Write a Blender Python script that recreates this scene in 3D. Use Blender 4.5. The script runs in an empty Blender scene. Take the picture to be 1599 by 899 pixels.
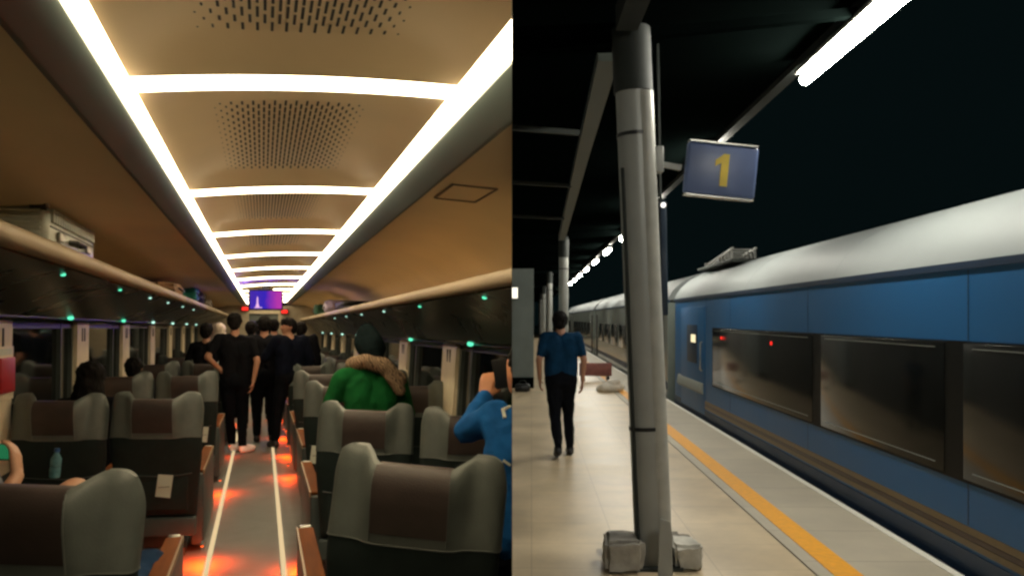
import bpy, bmesh, math, random
import numpy as np
from mathutils import Vector, Matrix, noise
R = math.radians
random.seed(7); rng = np.random.default_rng(7)
scene = bpy.context.scene

# ------------------------------------------------------------------ camera, world, exposure
F = 1300.0; CAMZ = 1.62
cd = bpy.data.cameras.new("camera"); cam = bpy.data.objects.new("camera", cd)
scene.collection.objects.link(cam); scene.camera = cam
cam.location = (0, 0, CAMZ); cam.rotation_euler = (R(90), 0, 0)
cd.sensor_width = 36; cd.lens = 36 * F / 1599
cd.shift_x = 0.0; cd.shift_y = (496 - 449.5) / 1599
cd.clip_start = 0.05; cd.clip_end = 600
W = bpy.data.worlds.new("World"); scene.world = W; W.use_nodes = True
bg = W.node_tree.nodes["Background"]; bg.inputs[0].default_value = (0.0012, 0.0030, 0.0032, 1); bg.inputs[1].default_value = 1.0
scene.view_settings.view_transform = 'Standard'; scene.view_settings.look = 'None'
scene.view_settings.exposure = 0.38; scene.view_settings.gamma = 1.0
scene.view_settings.use_curve_mapping = False
scene.cycles.use_denoising = True
scene.cycles.max_bounces = 6; scene.cycles.diffuse_bounces = 4; scene.cycles.glossy_bounces = 3
scene.cycles.filter_width = 2.6
scene.cycles.sample_clamp_indirect = 4.0
STRIP = 12.5      # emission of the carriage's ceiling strips
TUBE = 112.0      # emission of the platform tubes

# ------------------------------------------------------------------ the two local frames
def frame(vu, vv, h, cant=0.0):
    d = Vector(((vu - 799.5) / F, 1, -(vv - 496) / F)).normalized()
    r = d.cross(Vector((0, 0, 1))).normalized(); u = r.cross(d).normalized()
    m = Matrix.Identity(4)
    for i in range(3):
        m[i][0], m[i][1], m[i][2] = r[i], d[i], u[i]
    return Matrix.Translation((0, 0, CAMZ)) @ m @ Matrix.Translation((0, 0, -h))
HL = 1.55
FL = frame(409, 512, HL)          # the carriage: x across, y along the aisle, z up from its floor
FR = frame(830, 496, CAMZ)        # the platform
FI = {'L': FL.inverted(), 'R': FR.inverted()}
FM = {'L': FL, 'R': FR}
def at(side, u, v, Y):            # a point seen in direction u, v at depth Y, in the side's own coordinates
    return FI[side] @ Vector(((u - 799.5) / F * Y, Y, CAMZ - (v - 496) / F * Y))
CT = FL[0][0]; ST = FL[1][0]
def sl(Y, t): return (Y - t * ST) / CT

# ------------------------------------------------------------------ materials
MATS = {}
def mat(name, col, rough=.6, metal=0., var=.12, scale=8., bump=0., bscale=60., coat=0., emit=None, es=0., spec=.5, stretch=None):
    if name in MATS: return MATS[name]
    m = bpy.data.materials.new(name); m.use_nodes = True; nt = m.node_tree; N = nt.nodes; L = nt.links
    b = N["Principled BSDF"]
    b.inputs["Metallic"].default_value = metal; b.inputs["Coat Weight"].default_value = coat
    b.inputs["Specular IOR Level"].default_value = spec
    tc = N.new("ShaderNodeTexCoord"); src = tc.outputs["Object"]
    if stretch:
        mp = N.new("ShaderNodeMapping"); mp.inputs["Scale"].default_value = stretch; L.new(src, mp.inputs[0]); src = mp.outputs[0]
    nz = N.new("ShaderNodeTexNoise"); nz.inputs["Scale"].default_value = scale; nz.inputs["Detail"].default_value = 5
    L.new(src, nz.inputs["Vector"])
    rp = N.new("ShaderNodeValToRGB"); rp.color_ramp.elements[0].position = .3; rp.color_ramp.elements[1].position = .7
    rp.color_ramp.elements[0].color = tuple(c * (1 - var) for c in col) + (1,)
    rp.color_ramp.elements[1].color = tuple(min(1, c * (1 + var)) for c in col) + (1,)
    L.new(nz.outputs["Fac"], rp.inputs[0]); L.new(rp.outputs[0], b.inputs["Base Color"])
    mr = N.new("ShaderNodeMapRange"); mr.inputs[3].default_value = max(.02, rough * .85); mr.inputs[4].default_value = min(1, rough * 1.15)
    L.new(nz.outputs["Fac"], mr.inputs[0]); L.new(mr.outputs[0], b.inputs["Roughness"])
    if bump:
        n2 = N.new("ShaderNodeTexNoise"); n2.inputs["Scale"].default_value = bscale; n2.inputs["Detail"].default_value = 3
        L.new(src, n2.inputs["Vector"])
        bp = N.new("ShaderNodeBump"); bp.inputs["Strength"].default_value = bump; bp.inputs["Distance"].default_value = .01
        L.new(n2.outputs["Fac"], bp.inputs["Height"]); L.new(bp.outputs[0], b.inputs["Normal"])
    if emit:
        b.inputs["Emission Color"].default_value = tuple(emit) + (1,); b.inputs["Emission Strength"].default_value = es
    MATS[name] = m; return m

def tiles(name, ca, cb, mortar, sx, sy, rough, msize=.006, var=.15):
    m = bpy.data.materials.new(name); m.use_nodes = True; nt = m.node_tree; N = nt.nodes; L = nt.links
    b = N["Principled BSDF"]; tc = N.new("ShaderNodeTexCoord")
    br = N.new("ShaderNodeTexBrick"); br.offset = 0.0; br.inputs["Scale"].default_value = 1
    br.inputs["Brick Width"].default_value = sx; br.inputs["Row Height"].default_value = sy
    br.inputs["Mortar Size"].default_value = msize; br.inputs["Mortar Smooth"].default_value = .3
    br.inputs["Color1"].default_value = ca + (1,); br.inputs["Color2"].default_value = cb + (1,); br.inputs["Mortar"].default_value = mortar + (1,)
    L.new(tc.outputs["Object"], br.inputs["Vector"])
    nz = N.new("ShaderNodeTexNoise"); nz.inputs["Scale"].default_value = 1.3; nz.inputs["Detail"].default_value = 8; nz.inputs["Roughness"].default_value = .65
    L.new(tc.outputs["Object"], nz.inputs["Vector"])
    mr = N.new("ShaderNodeMapRange"); mr.inputs[1].default_value = .3; mr.inputs[2].default_value = .7
    mr.inputs[3].default_value = 1 - var; mr.inputs[4].default_value = 1 + var; L.new(nz.outputs["Fac"], mr.inputs[0])
    mx = N.new("ShaderNodeMix"); mx.data_type = 'RGBA'; mx.blend_type = 'MULTIPLY'; mx.inputs[0].default_value = 1
    L.new(br.outputs["Color"], mx.inputs[6]); L.new(mr.outputs[0], mx.inputs[7]); L.new(mx.outputs[2], b.inputs["Base Color"])
    m2 = N.new("ShaderNodeMapRange"); m2.inputs[3].default_value = rough * .7; m2.inputs[4].default_value = min(1, rough * 1.35)
    L.new(nz.outputs["Fac"], m2.inputs[0]); L.new(m2.outputs[0], b.inputs["Roughness"])
    return m

def emat(name, col, s):
    m = bpy.data.materials.new(name); m.use_nodes = True; nt = m.node_tree; nt.nodes.clear()
    e = nt.nodes.new("ShaderNodeEmission"); o = nt.nodes.new("ShaderNodeOutputMaterial")
    e.inputs[0].default_value = tuple(col) + (1,); e.inputs[1].default_value = s
    nt.links.new(e.outputs[0], o.inputs[0]); return m

M_strip = emat("strip_diffuser", (1, .80, .50), STRIP)
M_tube = emat("tube_light", (1, .95, .82), TUBE)
M_floorstrip = emat("floor_strip", (1, .74, .40), .62)
M_green = emat("green_lamp_and_reflection", (.12, .85, .48), 1.1)
M_greenw = emat("pale_lamp_and_reflection", (.5, .9, .72), 1.3)
M_orange = emat("orange_lamp", (1, .10, .01), 3)
M_red = emat("red_display_and_reflection", (1, .03, .02), 1.2)
M_panel = mat("ceiling_panel", (.84, .65, .40), .5, var=.05, scale=2)
M_slot = mat("slot_dark", (.02, .018, .014), .8)
M_dark = mat("dark_trim", (.045, .066, .062), .45, var=.1, scale=3)
M_beige = mat("bin_lining", (.74, .58, .35), .5, var=.08, scale=1.2)
M_lip = mat("rack_lip", (.42, .33, .21), .6, var=.06, scale=3)
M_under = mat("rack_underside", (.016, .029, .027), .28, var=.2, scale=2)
M_wall = mat("carriage_wall", (.035, .045, .042), .45, var=.15)
M_pillar = mat("window_pillar", (.78, .68, .50), .45, var=.08, scale=5)
M_glassd = mat("night_glass", (.004, .006, .006), .05, var=.2, scale=2, spec=.6)
M_frame = mat("window_frame", (.07, .085, .08), .4)
M_carpet = mat("carriage_floor", (.15, .16, .15), .62, var=.14, scale=5, bump=.1, bscale=200)
M_leather = mat("seat_leather", (.112, .130, .123), .42, var=.16, scale=9, bump=.12, bscale=170)
M_fabric = mat("seat_fabric", (.018, .028, .028), .85, spec=.2, var=.16, scale=12, bump=.2, bscale=300)
M_brown = mat("headrest_pad", (.046, .033, .030), .5, var=.2, scale=12, bump=.14, bscale=190)
M_skirt = mat("seat_skirt", (.065, .085, .088), .45, var=.1)
M_wood = mat("armrest_wood", (.19, .062, .018), .75, spec=.08, var=.3, scale=14, stretch=(1, .12, 1))
M_edge = mat("armrest_edge", (.36, .25, .15), .5)
M_steel = mat("steel", (.45, .45, .42), .35, metal=.8, var=.1)
M_white = mat("white_paper", (.62, .66, .58), .7, var=.05)
M_black = mat("black_plastic", (.012, .013, .014), .4)
M_rubber = mat("rubber", (.02, .02, .02), .7)

# ------------------------------------------------------------------ mesh helpers
class MB:
    def __init__(s): s.v = []; s.f = []; s.m = []; s.sm = []
    def add(s, vs, fs, mi=0, smooth=False):
        o = len(s.v); s.v += [tuple(v) for v in vs]
        for f in fs: s.f.append([i + o for i in f]); s.m.append(mi); s.sm.append(smooth)
        return s
    def box(s, x0, x1, y0, y1, z0, z1, mi=0, bev=0.0):
        if bev <= 0:
            vs = [(x, y, z) for z in (z0, z1) for y in (y0, y1) for x in (x0, x1)]
            return s.add(vs, [(0, 2, 3, 1), (4, 5, 7, 6), (0, 1, 5, 4), (2, 6, 7, 3), (0, 4, 6, 2), (1, 3, 7, 5)], mi)
        bm = bmesh.new(); bmesh.ops.create_cube(bm, size=1)
        for v in bm.verts:
            v.co = Vector(((x0 + x1) / 2 + v.co.x * (x1 - x0), (y0 + y1) / 2 + v.co.y * (y1 - y0), (z0 + z1) / 2 + v.co.z * (z1 - z0)))
        b = min(bev, (x1 - x0) * .45, (y1 - y0) * .45, (z1 - z0) * .45)
        bmesh.ops.bevel(bm, geom=bm.edges[:], offset=b, segments=3, profile=.5, affect='EDGES')
        return s.bm(bm, mi, True)
    def bm(s, bm, mi=0, smooth=True):
        bm.verts.index_update()
        s.add([v.co[:] for v in bm.verts], [[v.index for v in f.verts] for f in bm.faces], mi, smooth); bm.free(); return s
    def tube(s, pts, r, n=10, mi=0, cap=True):
        pts = [Vector(p) for p in pts]; rs = r if isinstance(r, (list, tuple)) else [r] * len(pts)
        vs = []; up = None
        for i, p in enumerate(pts):
            d = (pts[min(i + 1, len(pts) - 1)] - pts[max(i - 1, 0)]).normalized()
            a = d.orthogonal().normalized() if up is None else (up - d * up.dot(d)).normalized(); up = a; b = d.cross(a)
            for k in range(n):
                an = 2 * math.pi * k / n; vs.append(p + (a * math.cos(an) + b * math.sin(an)) * rs[i])
        fs = [(i * n + k, i * n + (k + 1) % n, (i + 1) * n + (k + 1) % n, (i + 1) * n + k) for i in range(len(pts) - 1) for k in range(n)]
        s.add(vs, fs, mi, True)
        if cap:
            s.add(vs[:n], [list(range(n))[::-1]], mi); s.add(vs[-n:], [list(range(n))], mi)
        return s
    def bar(s, a, b, w, h, mi=0):          # rectangular bar from a to b
        a = Vector(a); b = Vector(b); d = (b - a).normalized()
        x = d.cross(Vector((0, 0, 1)));  x = x.normalized() if x.length > 1e-4 else Vector((1, 0, 0)); z = x.cross(d)
        vs = [p + x * sx * w / 2 + z * sz * h / 2 for p in (a, b) for sx, sz in ((-1, -1), (1, -1), (1, 1), (-1, 1))]
        return s.add(vs, [(0, 1, 5, 4), (1, 2, 6, 5), (2, 3, 7, 6), (3, 0, 4, 7), (3, 2, 1, 0), (4, 5, 6, 7)], mi)
    def prism(s, poly, y0, y1, mi=0, smooth=False):      # closed polygon in x, z pushed along y
        n = len(poly); vs = [(x, y0, z) for x, z in poly] + [(x, y1, z) for x, z in poly]
        s.add(vs, [(k, (k + 1) % n, n + (k + 1) % n, n + k) for k in range(n)], mi, smooth)
        return s.add(vs, [list(range(n))[::-1], list(range(n, 2 * n))], mi)
    def sheet(s, prof, y0, y1, mi=0, th=.012, smooth=True, ny=1):   # open profile in x, z with thickness, along y
        n = len(prof); P = [Vector((x, z)) for x, z in prof]; out = []
        for i in range(n):
            d = (P[min(i + 1, n - 1)] - P[max(i - 1, 0)]).normalized(); out.append(P[i] + Vector((-d.y, d.x)) * th)
        return s.prism([(p.x, p.y) for p in P] + [(p.x, p.y) for p in reversed(out)], y0, y1, mi, smooth)
    def sphere(s, c, r, mi=0, sc=(1, 1, 1), sub=2):
        bm = bmesh.new(); bmesh.ops.create_icosphere(bm, subdivisions=sub, radius=r)
        for v in bm.verts: v.co = Vector((v.co.x * sc[0] + c[0], v.co.y * sc[1] + c[1], v.co.z * sc[2] + c[2]))
        return s.bm(bm, mi, True)

SIDE = {}
def link(o, side): scene.collection.objects.link(o); SIDE[o.name] = side
def build(name, mb, mats, side, parent=None, M=None, recalc=True, autosm=True):
    me = bpy.data.meshes.new(name); me.from_pydata(mb.v, [], mb.f)
    mats = mats if isinstance(mats, (list, tuple)) else [mats]
    for m in mats: me.materials.append(m)
    me.polygons.foreach_set("material_index", mb.m); me.polygons.foreach_set("use_smooth", mb.sm)
    if recalc:
        bm = bmesh.new(); bm.from_mesh(me); bmesh.ops.remove_doubles(bm, verts=bm.verts[:], dist=1e-5)
        bmesh.ops.recalc_face_normals(bm, faces=bm.faces[:]); bm.to_mesh(me); bm.free()
    if autosm: me.set_sharp_from_angle(angle=R(40))
    o = bpy.data.objects.new(name, me); link(o, side)
    if parent: o.parent = parent
    else: o.matrix_world = M if M is not None else FM[side]
    return o
def tag(o, label=None, cat=None, group=None, kind=None):
    if label: o["label"] = label
    if cat: o["category"] = cat
    if group: o["group"] = group
    if kind: o["kind"] = kind
    return o
def thing(name, label, cat, side, loc=(0, 0, 0), rot=(0, 0, 0), group=None, kind=None):
    o = bpy.data.objects.new(name, None); link(o, side); o.empty_display_size = .1
    o.matrix_world = FM[side] @ Matrix.Translation(loc) @ Matrix.Rotation(rot[2], 4, 'Z') @ Matrix.Rotation(rot[1], 4, 'Y') @ Matrix.Rotation(rot[0], 4, 'X')
    return tag(o, label, cat, group, kind)
def copy_tree(root, side, loc, rot, label):
    def cp(o, par):
        c = o.copy(); link(c, side)
        if par: c.parent = par
        for ch in o.children: cp(ch, c)
        return c
    c = cp(root, None); c["label"] = label
    c.matrix_world = FM[side] @ Matrix.Translation(loc) @ Matrix.Rotation(rot[2], 4, 'Z') @ Matrix.Rotation(rot[1], 4, 'Y') @ Matrix.Rotation(rot[0], 4, 'X')
    return c
ORD = ['nearest', 'second', 'third', 'fourth', 'fifth', 'sixth', 'seventh', 'eighth', 'ninth', 'tenth', 'eleventh', 'twelfth']

# ================================================================== THE CARRIAGE
Z = lambda h: HL + h
S0, S1 = -1.2, 24.0
BARS = [sl(.42 + 1.78 * k, -.35) for k in range(13)]      # cross bars of the ceiling
def ceil_h(x):                                             # arched, slightly rising panel between the strips
    a = (x + .311) / (.51 + .311); return .65 + .045 * a + .014 * 4 * a * (1 - a)
# floor
fl = MB().box(-1.7, 1.7, S0, S1, -.06, 0); build("carriage_floor", fl, M_carpet, 'L')["kind"] = "structure"
for o in list(scene.objects)[-1:]: tag(o, "grey vinyl floor running down the carriage aisle")
# ceiling
ce = MB()
ce.sheet([(-1.62, Z(.10)), (-1.6, Z(.34)), (-1.5, Z(.47)), (-1.25, Z(.545)), (-.95, Z(.575)), (-.9, Z(.60)), (-.7, Z(.605)), (-.47, Z(.60))][::-1], S0, S1, 0)
ce.sheet([(.72, Z(.645)), (.9, Z(.64)), (1.1, Z(.615)), (1.35, Z(.54)), (1.52, Z(.40)), (1.57, Z(.22)), (1.58, Z(0))][::-1], S0, S1, 0)
ceiling = build("ceiling", ce, M_beige, 'L'); tag(ceiling, "beige curved ceiling over the luggage racks", kind="structure")
tr = MB().prism([(-.375, Z(.632)), (-.458, Z(.575)), (-.475, Z(.575)), (-.475, Z(.612)), (-.43, Z(.67)), (-.375, Z(.67))], S0, S1)
build("ceiling_trim", tr, M_dark, 'L', ceiling).matrix_parent_inverse = Matrix()
tr = MB().prism([(.620, Z(.682)), (.707, Z(.615)), (.725, Z(.615)), (.725, Z(.655)), (.68, Z(.72)), (.620, Z(.72))], S0, S1)
build("ceiling_trim", tr, M_dark, 'L', ceiling)
top = MB().box(-.47, .72, S0, S1, Z(.80), Z(.83)); build("ceiling_backing", top, M_dark, 'L', ceiling)
hat = MB(); c = [(.80, 3.55), (.80, 3.95), (1.0, 3.95), (1.0, 3.55)]
def hh(x): return Z(.6405 - max(0, x - .9) * .125) - .017
for (xa, ya), (xb, yb) in zip(c, c[1:] + c[:1]): hat.bar((xa, ya, hh(xa)), (xb, yb, hh(xb)), .008, .006)
build("access_hatch", hat, mat('hatch_edge', (.16, .12, .08), .6), 'L', ceiling)
# perforated panels
xs = np.concatenate([[-.330, -.315, -.29, -.26, -.22, -.16], np.linspace(-.11, .31, 22), [.36, .42, .46, .50, .525, .540]])
def rise(x, y, a, b):       # each panel bows up into its frame of light
    f = lambda d, w: 1 - (1 - min(1, max(0, d / w))) ** 2
    return .062 * f(min(x + .330, .540 - x), .24) * f(min(y - a, b - y), .25)
for k in range(len(BARS)):
    a = BARS[k] + .068; b = (BARS[k + 1] - .068) if k + 1 < len(BARS) else S1
    m = MB(); n = len(xs)
    ys = [a, a + .03, a + .07, a + .12, a + .17, a + .21, a + .25, (a + b) / 2, b - .25, b - .21, b - .17, b - .12, b - .07, b - .03, b]; ny = len(ys)
    def pz(x, y, a=a, b=b): return Z(ceil_h(x)) + rise(x, y, a, b)
    vs = [(x, y, pz(x, y) + dz) for dz in (0, .012) for y in ys for x in xs]
    fs = [(l + j * n + i, l + j * n + i + 1, l + (j + 1) * n + i + 1, l + (j + 1) * n + i) for l in (0, ny * n) for j in range(ny - 1) for i in range(n - 1)]
    fs += [(j + i, j + i + 1, ny * n + j + i + 1, ny * n + j + i) for j in (0, (ny - 1) * n) for i in range(n - 1)]
    m.add(vs, fs, 0, True)
    # long slots in the middle shrinking to dots at both sides
    cols = np.arange(-.165, .356, .0172 if k < 3 else .024)
    rows = int((b - a - .48) / .090)
    if k < 6:
        for ci, x in enumerate(cols):
            e = 1 - abs((x - .095) / .25) ** 2.2
            for r_ in range(rows):
                y = a + .38 + r_ * .090 + (.045 if ci % 2 else 0)
                edge = min(r_, rows - 1 - r_)
                ln = max(.005, .076 * e) * (1 if edge > 0 else .85)
                if e < .02: continue
                w = .0036 if e > .35 else .0028
                z = min(pz(x, y), pz(x, y - .02), pz(x, y + .02)) - .0030
                q = [(x - w, y - ln / 2), (x, y - ln / 2 - .003), (x + w, y - ln / 2), (x + w, y + ln / 2), (x, y + ln / 2 + .003), (x - w, y + ln / 2)]
                m.add([(p, t, z) for p, t in q], [(0, 1, 2, 3, 4, 5)], 1)
    build("ceiling_panel", m, [M_panel, M_slot], 'L', ceiling, recalc=False)
# strips and cross bars of light
def strip(x0, z0, x1, z1, drop, lab):
    P = [(x0 + (x1 - x0) * i / 8, z0 + (z1 - z0) * i / 8 - drop * math.sin(math.pi * i / 8)) for i in range(9)]
    m = MB().prism(P + [(x1, z1 + .02), (x0, z0 + .02)], S0 + .05, 22.6)
    return tag(build("ceiling_light_strip", m, M_strip, 'L'), lab, "light strip", "long light strips along the carriage ceiling")
strip(-.374, Z(.640), -.330, Z(.646), .020, "long glowing cream light strip along the left edge of the ceiling panels")
strip(.540, Z(.697), .619, Z(.690), .022, "long glowing cream light strip along the right edge of the ceiling panels")
for k, y in enumerate(BARS):
    m = MB(); xs2 = np.linspace(-.329, .539, 17); vs = []; ring = 9
    for x in xs2:
        for i in range(7):
            vs.append((x, y - .066 + .132 * i / 6, Z(ceil_h(x)) - .016 * math.sin(math.pi * i / 6) - .001))
        vs.append((x, y + .066, Z(ceil_h(x)) + .02)); vs.append((x, y - .066, Z(ceil_h(x)) + .02))
    fs = [(j * ring + i, j * ring + (i + 1) % ring, (j + 1) * ring + (i + 1) % ring, (j + 1) * ring + i) for j in range(16) for i in range(ring)]
    fs += [list(range(ring)), list(range(16 * ring, 17 * ring))]
    m.add(vs, fs, 0, True)
    if k == 0: lb = "glowing cross bar above the near edge of the picture, before the big slotted panel"
    else: lb = "glowing cream ceiling cross bar, %s one counted from the camera" % ("first" if k == 1 else ORD[k - 1])
    tag(build("ceiling_light_bar", m, M_strip, 'L'), lb, "light bar", "glowing cross bars in the carriage ceiling")

# walls with windows
def wall(side_name, x0t, x0b, zt, out, pills, lab):
    m = MB(); xt, xb = x0t, x0b; zb = .62       # bottom of the glass
    xat = lambda z: xt + (xb - xt) * (zt - z) / (zt - .0)
    # lower wall and outer shell
    m.prism([(xat(zb), zb), (xat(0), 0), (xat(0) + out * .10, 0), (xat(zt) + out * .10, Z(.5)), (xat(zt) + out * .06, zt), (xat(zb) + out * .06, zb)], S0, S1)
    o = build(side_name, m, M_wall, 'L'); tag(o, lab, kind="structure")
    hw = .26
    edges = []
    for y in pills:
        p = MB().prism([(xat(zt) - out * .035, zt), (xat(zb) - out * .035, zb), (xat(zb) + out * .058, zb), (xat(zt) + out * .058, zt)], y - hw, y + hw, 0)
        for q in (-.05, .05):
            p.box(min(xat(zt - .1) - out * .0385, xat(zt - .1) - out * .030), max(xat(zt - .1) - out * .0385, xat(zt - .1) - out * .030), y + q - .018, y + q + .018, zt - .17, zt - .05, 1)
        build("window_pillar", p, [M_pillar, M_slot], 'L', o)
    for a, b in zip(pills[:-1], pills[1:]):
        y0, y1 = a + hw, b - hw
        g = MB().prism([(xat(zt) + out * .03, zt), (xat(zb) + out * .03, zb), (xat(zb) + out * .045, zb), (xat(zt) + out * .045, zt)], y0 + .05, y1 - .05)
        w = build("window", g, M_glassd, 'L', o)
        f = MB()
        for yy in (y0 + .025, y1 - .025, (y0 + y1) / 2 + .55):
            f.bar((xat(zt) + out * .02, yy, zt), (xat(zb) + out * .02, yy, zb), .05, .045)
        for zz in (zt - .03, zb + .02): f.bar((xat(zz) + out * .02, y0 + .05, zz), (xat(zz) + out * .02, y1 - .05, zz), .035, .045)
        build("window_frame", f, M_frame, 'L', w)
    return o
PL = [sl(Y, -1.6) for Y in (2.75, 5.2, 7.62, 10.05, 12.5, 14.95, 17.4, 19.8, 22.2)]
PR = [sl(Y, 1.55) for Y in (2.4, 4.72, 7.03, 9.3, 11.6, 13.9, 16.2, 18.5, 20.8, 23.1)]
WL = wall("wall_left", -1.60, -1.62, Z(.055), -1, PL, "dark carriage wall with night windows left of the aisle")
WR = wall("wall_right", 1.55, 1.46, Z(-.135), 1, PR, "dark carriage wall with night windows right of the aisle")
# end wall
ew = MB().box(-1.6, -.33, 23.2, 23.4, 0, Z(.6)).box(.42, 1.6, 23.2, 23.4, 0, Z(.6)).box(-.33, .42, 23.2, 23.4, Z(.38), Z(.78))
e = build("end_wall", ew, mat("end_wall_paint", (.34, .29, .21), .5), 'L'); tag(e, "beige end wall of the carriage round the vestibule door", kind="structure")
build("end_door", MB().box(-.33, .42, 23.27, 23.32, 0, Z(.38)), M_frame, 'L', e)
build("door_window", MB().box(-.15, .24, 23.25, 23.268, .9, Z(.2)), M_glassd, 'L', e)
bw = MB().box(-1.7, 1.7, S0 - .1, S0, 0, Z(.7)); tag(build("rear_wall", bw, M_dark, 'L'), "dark rear wall of the carriage behind the camera", kind="structure")  # unseen wall, coloured dark to limit light bounced onto the seat backs

# luggage racks
def rack(xw, xl, zw, zt, zb, zu, xr, out, lab, lamps_lo, reflections_hi, sw):
    t = thing("luggage_rack", lab, "luggage rack", 'L', group="luggage racks along both carriage walls")
    r = (zt - zb) / 2; cz = (zt + zb) / 2
    lipP = [(xl + out * .10, zt - .004)] + [(xl + out * .012 - out * (r * 1.0) * math.cos(a), cz + r * math.sin(a)) for a in np.linspace(R(85), R(-85), 9)] + [(xl + out * .06, zb + .002)]
    build("rack_lip", MB().prism([(p[0], p[1]) for p in lipP], S0, 23.1, 0, True), M_lip, 'L', t)
    build("rack_tray", MB().prism([(xl + out * .10, zt - .012), (xw, zw), (xw, zw - .02), (xl + out * .10, zt - .03)], S0, 23.1), M_beige, 'L', t)
    up = [(xl + out * .061, zb + .001), (xl + out * .14, zb - .035), (xl + out * .30, (zb * .62 + zu * .38)), (xr - out * .05, zu + .015), (xr, zu)]
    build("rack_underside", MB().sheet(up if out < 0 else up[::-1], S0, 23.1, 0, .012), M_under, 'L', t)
    rl = MB().box(min(xr, xr + out * .16), max(xr, xr + out * .16), S0, 23.1, zu - .022, zu - .002)
    build("rack_rail", rl, M_skirt, 'L', t)
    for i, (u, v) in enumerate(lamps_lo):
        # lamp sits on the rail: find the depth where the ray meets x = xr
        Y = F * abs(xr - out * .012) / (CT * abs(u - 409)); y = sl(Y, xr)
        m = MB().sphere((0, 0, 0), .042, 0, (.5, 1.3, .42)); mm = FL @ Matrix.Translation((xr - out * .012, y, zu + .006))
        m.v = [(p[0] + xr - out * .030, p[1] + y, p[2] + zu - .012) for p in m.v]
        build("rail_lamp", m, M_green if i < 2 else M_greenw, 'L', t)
    for i, (u, v) in enumerate(reflections_hi):
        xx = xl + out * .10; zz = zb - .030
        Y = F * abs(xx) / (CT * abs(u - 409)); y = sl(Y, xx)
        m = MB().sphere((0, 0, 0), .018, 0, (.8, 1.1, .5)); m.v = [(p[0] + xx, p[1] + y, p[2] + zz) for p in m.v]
        build("lamp_reflection", m, M_green if i < 2 else M_greenw, 'L', t)  # added glowing discs stand in for rail lamps reflected in the underside
    return t
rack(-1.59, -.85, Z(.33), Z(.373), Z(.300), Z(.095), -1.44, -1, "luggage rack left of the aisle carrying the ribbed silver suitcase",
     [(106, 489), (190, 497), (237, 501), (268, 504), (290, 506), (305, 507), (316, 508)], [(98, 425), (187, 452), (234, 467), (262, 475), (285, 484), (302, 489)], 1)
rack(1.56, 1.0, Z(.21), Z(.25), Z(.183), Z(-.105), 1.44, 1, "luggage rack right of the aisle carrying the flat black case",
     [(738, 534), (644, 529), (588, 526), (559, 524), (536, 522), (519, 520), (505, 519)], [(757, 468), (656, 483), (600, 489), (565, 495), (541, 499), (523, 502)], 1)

# floor strips, orange lamps
for x0, x1, lb in ((-.358, -.325, "thin glowing line on the floor along the left seats"), (.118, .151, "thin glowing line on the floor along the right seats")):
    tag(build("floor_light_strip", MB().box(x0, x1, 1, 22.8, .002, .009), M_floorstrip, 'L'), lb, "light strip", "glowing lines on the aisle floor")
def orange(u, v, lab, en, x):
    Y = F * HL / (v - 512); y = sl(Y, x)
    t = thing("floor_lamp", lab, "lamp", 'L', (x, y, 0), group="orange lamps low beside the seats")
    build("housing", MB().box(-.010, .010, -.05, .05, .136, .15, 0, .004), M_skirt, 'L', t)
    build("lens", MB().box(-.008, .008, -.045, .045, .130, .1355), M_orange, 'L', t)
    ld = bpy.data.lights.new("glow", 'AREA'); ld.shape = 'RECTANGLE'; ld.size = .05; ld.size_y = .20; ld.color = (1, .055, .001); ld.energy = en
    lo = bpy.data.objects.new("glow", ld); link(lo, 'L'); lo.parent = t; lo.location = (0, 0, .125)
for (v, n) in ((880, 0), (770, 1), (712, 2), (662, 3), (640, 4)):
    orange(0, v, "small orange lamp under the left seats lighting the floor, %s from the camera" % ("nearest one" if n == 0 else ORD[n] + " one"), (7, 4.5, .7, 2, 2.5)[n], -.374)
for (v, n) in ((890, 0), (745, 1), (712, 2), (684, 3), (655, 4)):
    orange(0, v, "small orange lamp under the right seats lighting the floor, %s from the camera" % ("nearest one" if n == 0 else ORD[n] + " one"), (7, 4, 5.5, 5.5, 5)[n], (.235, .26, .29, .29, .29)[n])

# ------------------------------------------------------------------ seats
HWD = .288
def surf(a, b, off=0.0):
    """closed shell of the seat back: a = angle round it, b = 0 bottom .. 1 top"""
    ca, sa = math.cos(a), math.sin(a)
    px = math.copysign(abs(ca) ** .62, ca); py = math.copysign(abs(sa) ** .62, sa)
    hw = .245 + .043 * min(1, b / .55) ** 1.2
    if b > .9: hw -= .018 * ((b - .9) / .1) ** 2
    ht = .062 + .018 * b
    if b > .84: ht *= math.sqrt(max(0, 1 - ((b - .84) / .165) ** 2))
    if b < .04: ht *= .6 + 10 * b
    x = (hw + off) * px; y = (ht + off) * py
    w = min(1, max(0, (abs(x) - .125) / .065)); w = w * w * (3 - 2 * w)
    ec = min(1, max(0, (abs(x) - .225) / .065)) ** 2.2
    g = min(1, max(0, (b - .60) / .35)); g = g * g * (3 - 2 * g)
    z = .28 + b * .795 + g * (.050 * w - .040 * ec) + off * (b > .9)
    y += g * (.075 * w) + (-.14 * b)              # wings push forward, whole back reclines
    return (x, y, z)
def shell(bs, angs, off=0., closed=True, mi=0, m=None):
    m = m or MB(); n = len(angs); vs = [surf(a, b, off) for b in bs for a in angs]
    fs = [(j * n + i, j * n + (i + 1) % n, (j + 1) * n + (i + 1) % n, (j + 1) * n + i) for j in range(len(bs) - 1) for i in range(n if closed else n - 1)]
    m.add(vs, fs, mi, True)
    if closed: m.add(vs[:n], [list(range(n))], mi); m.add(vs[-n:], [list(range(n))], mi, True)
    return m
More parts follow.
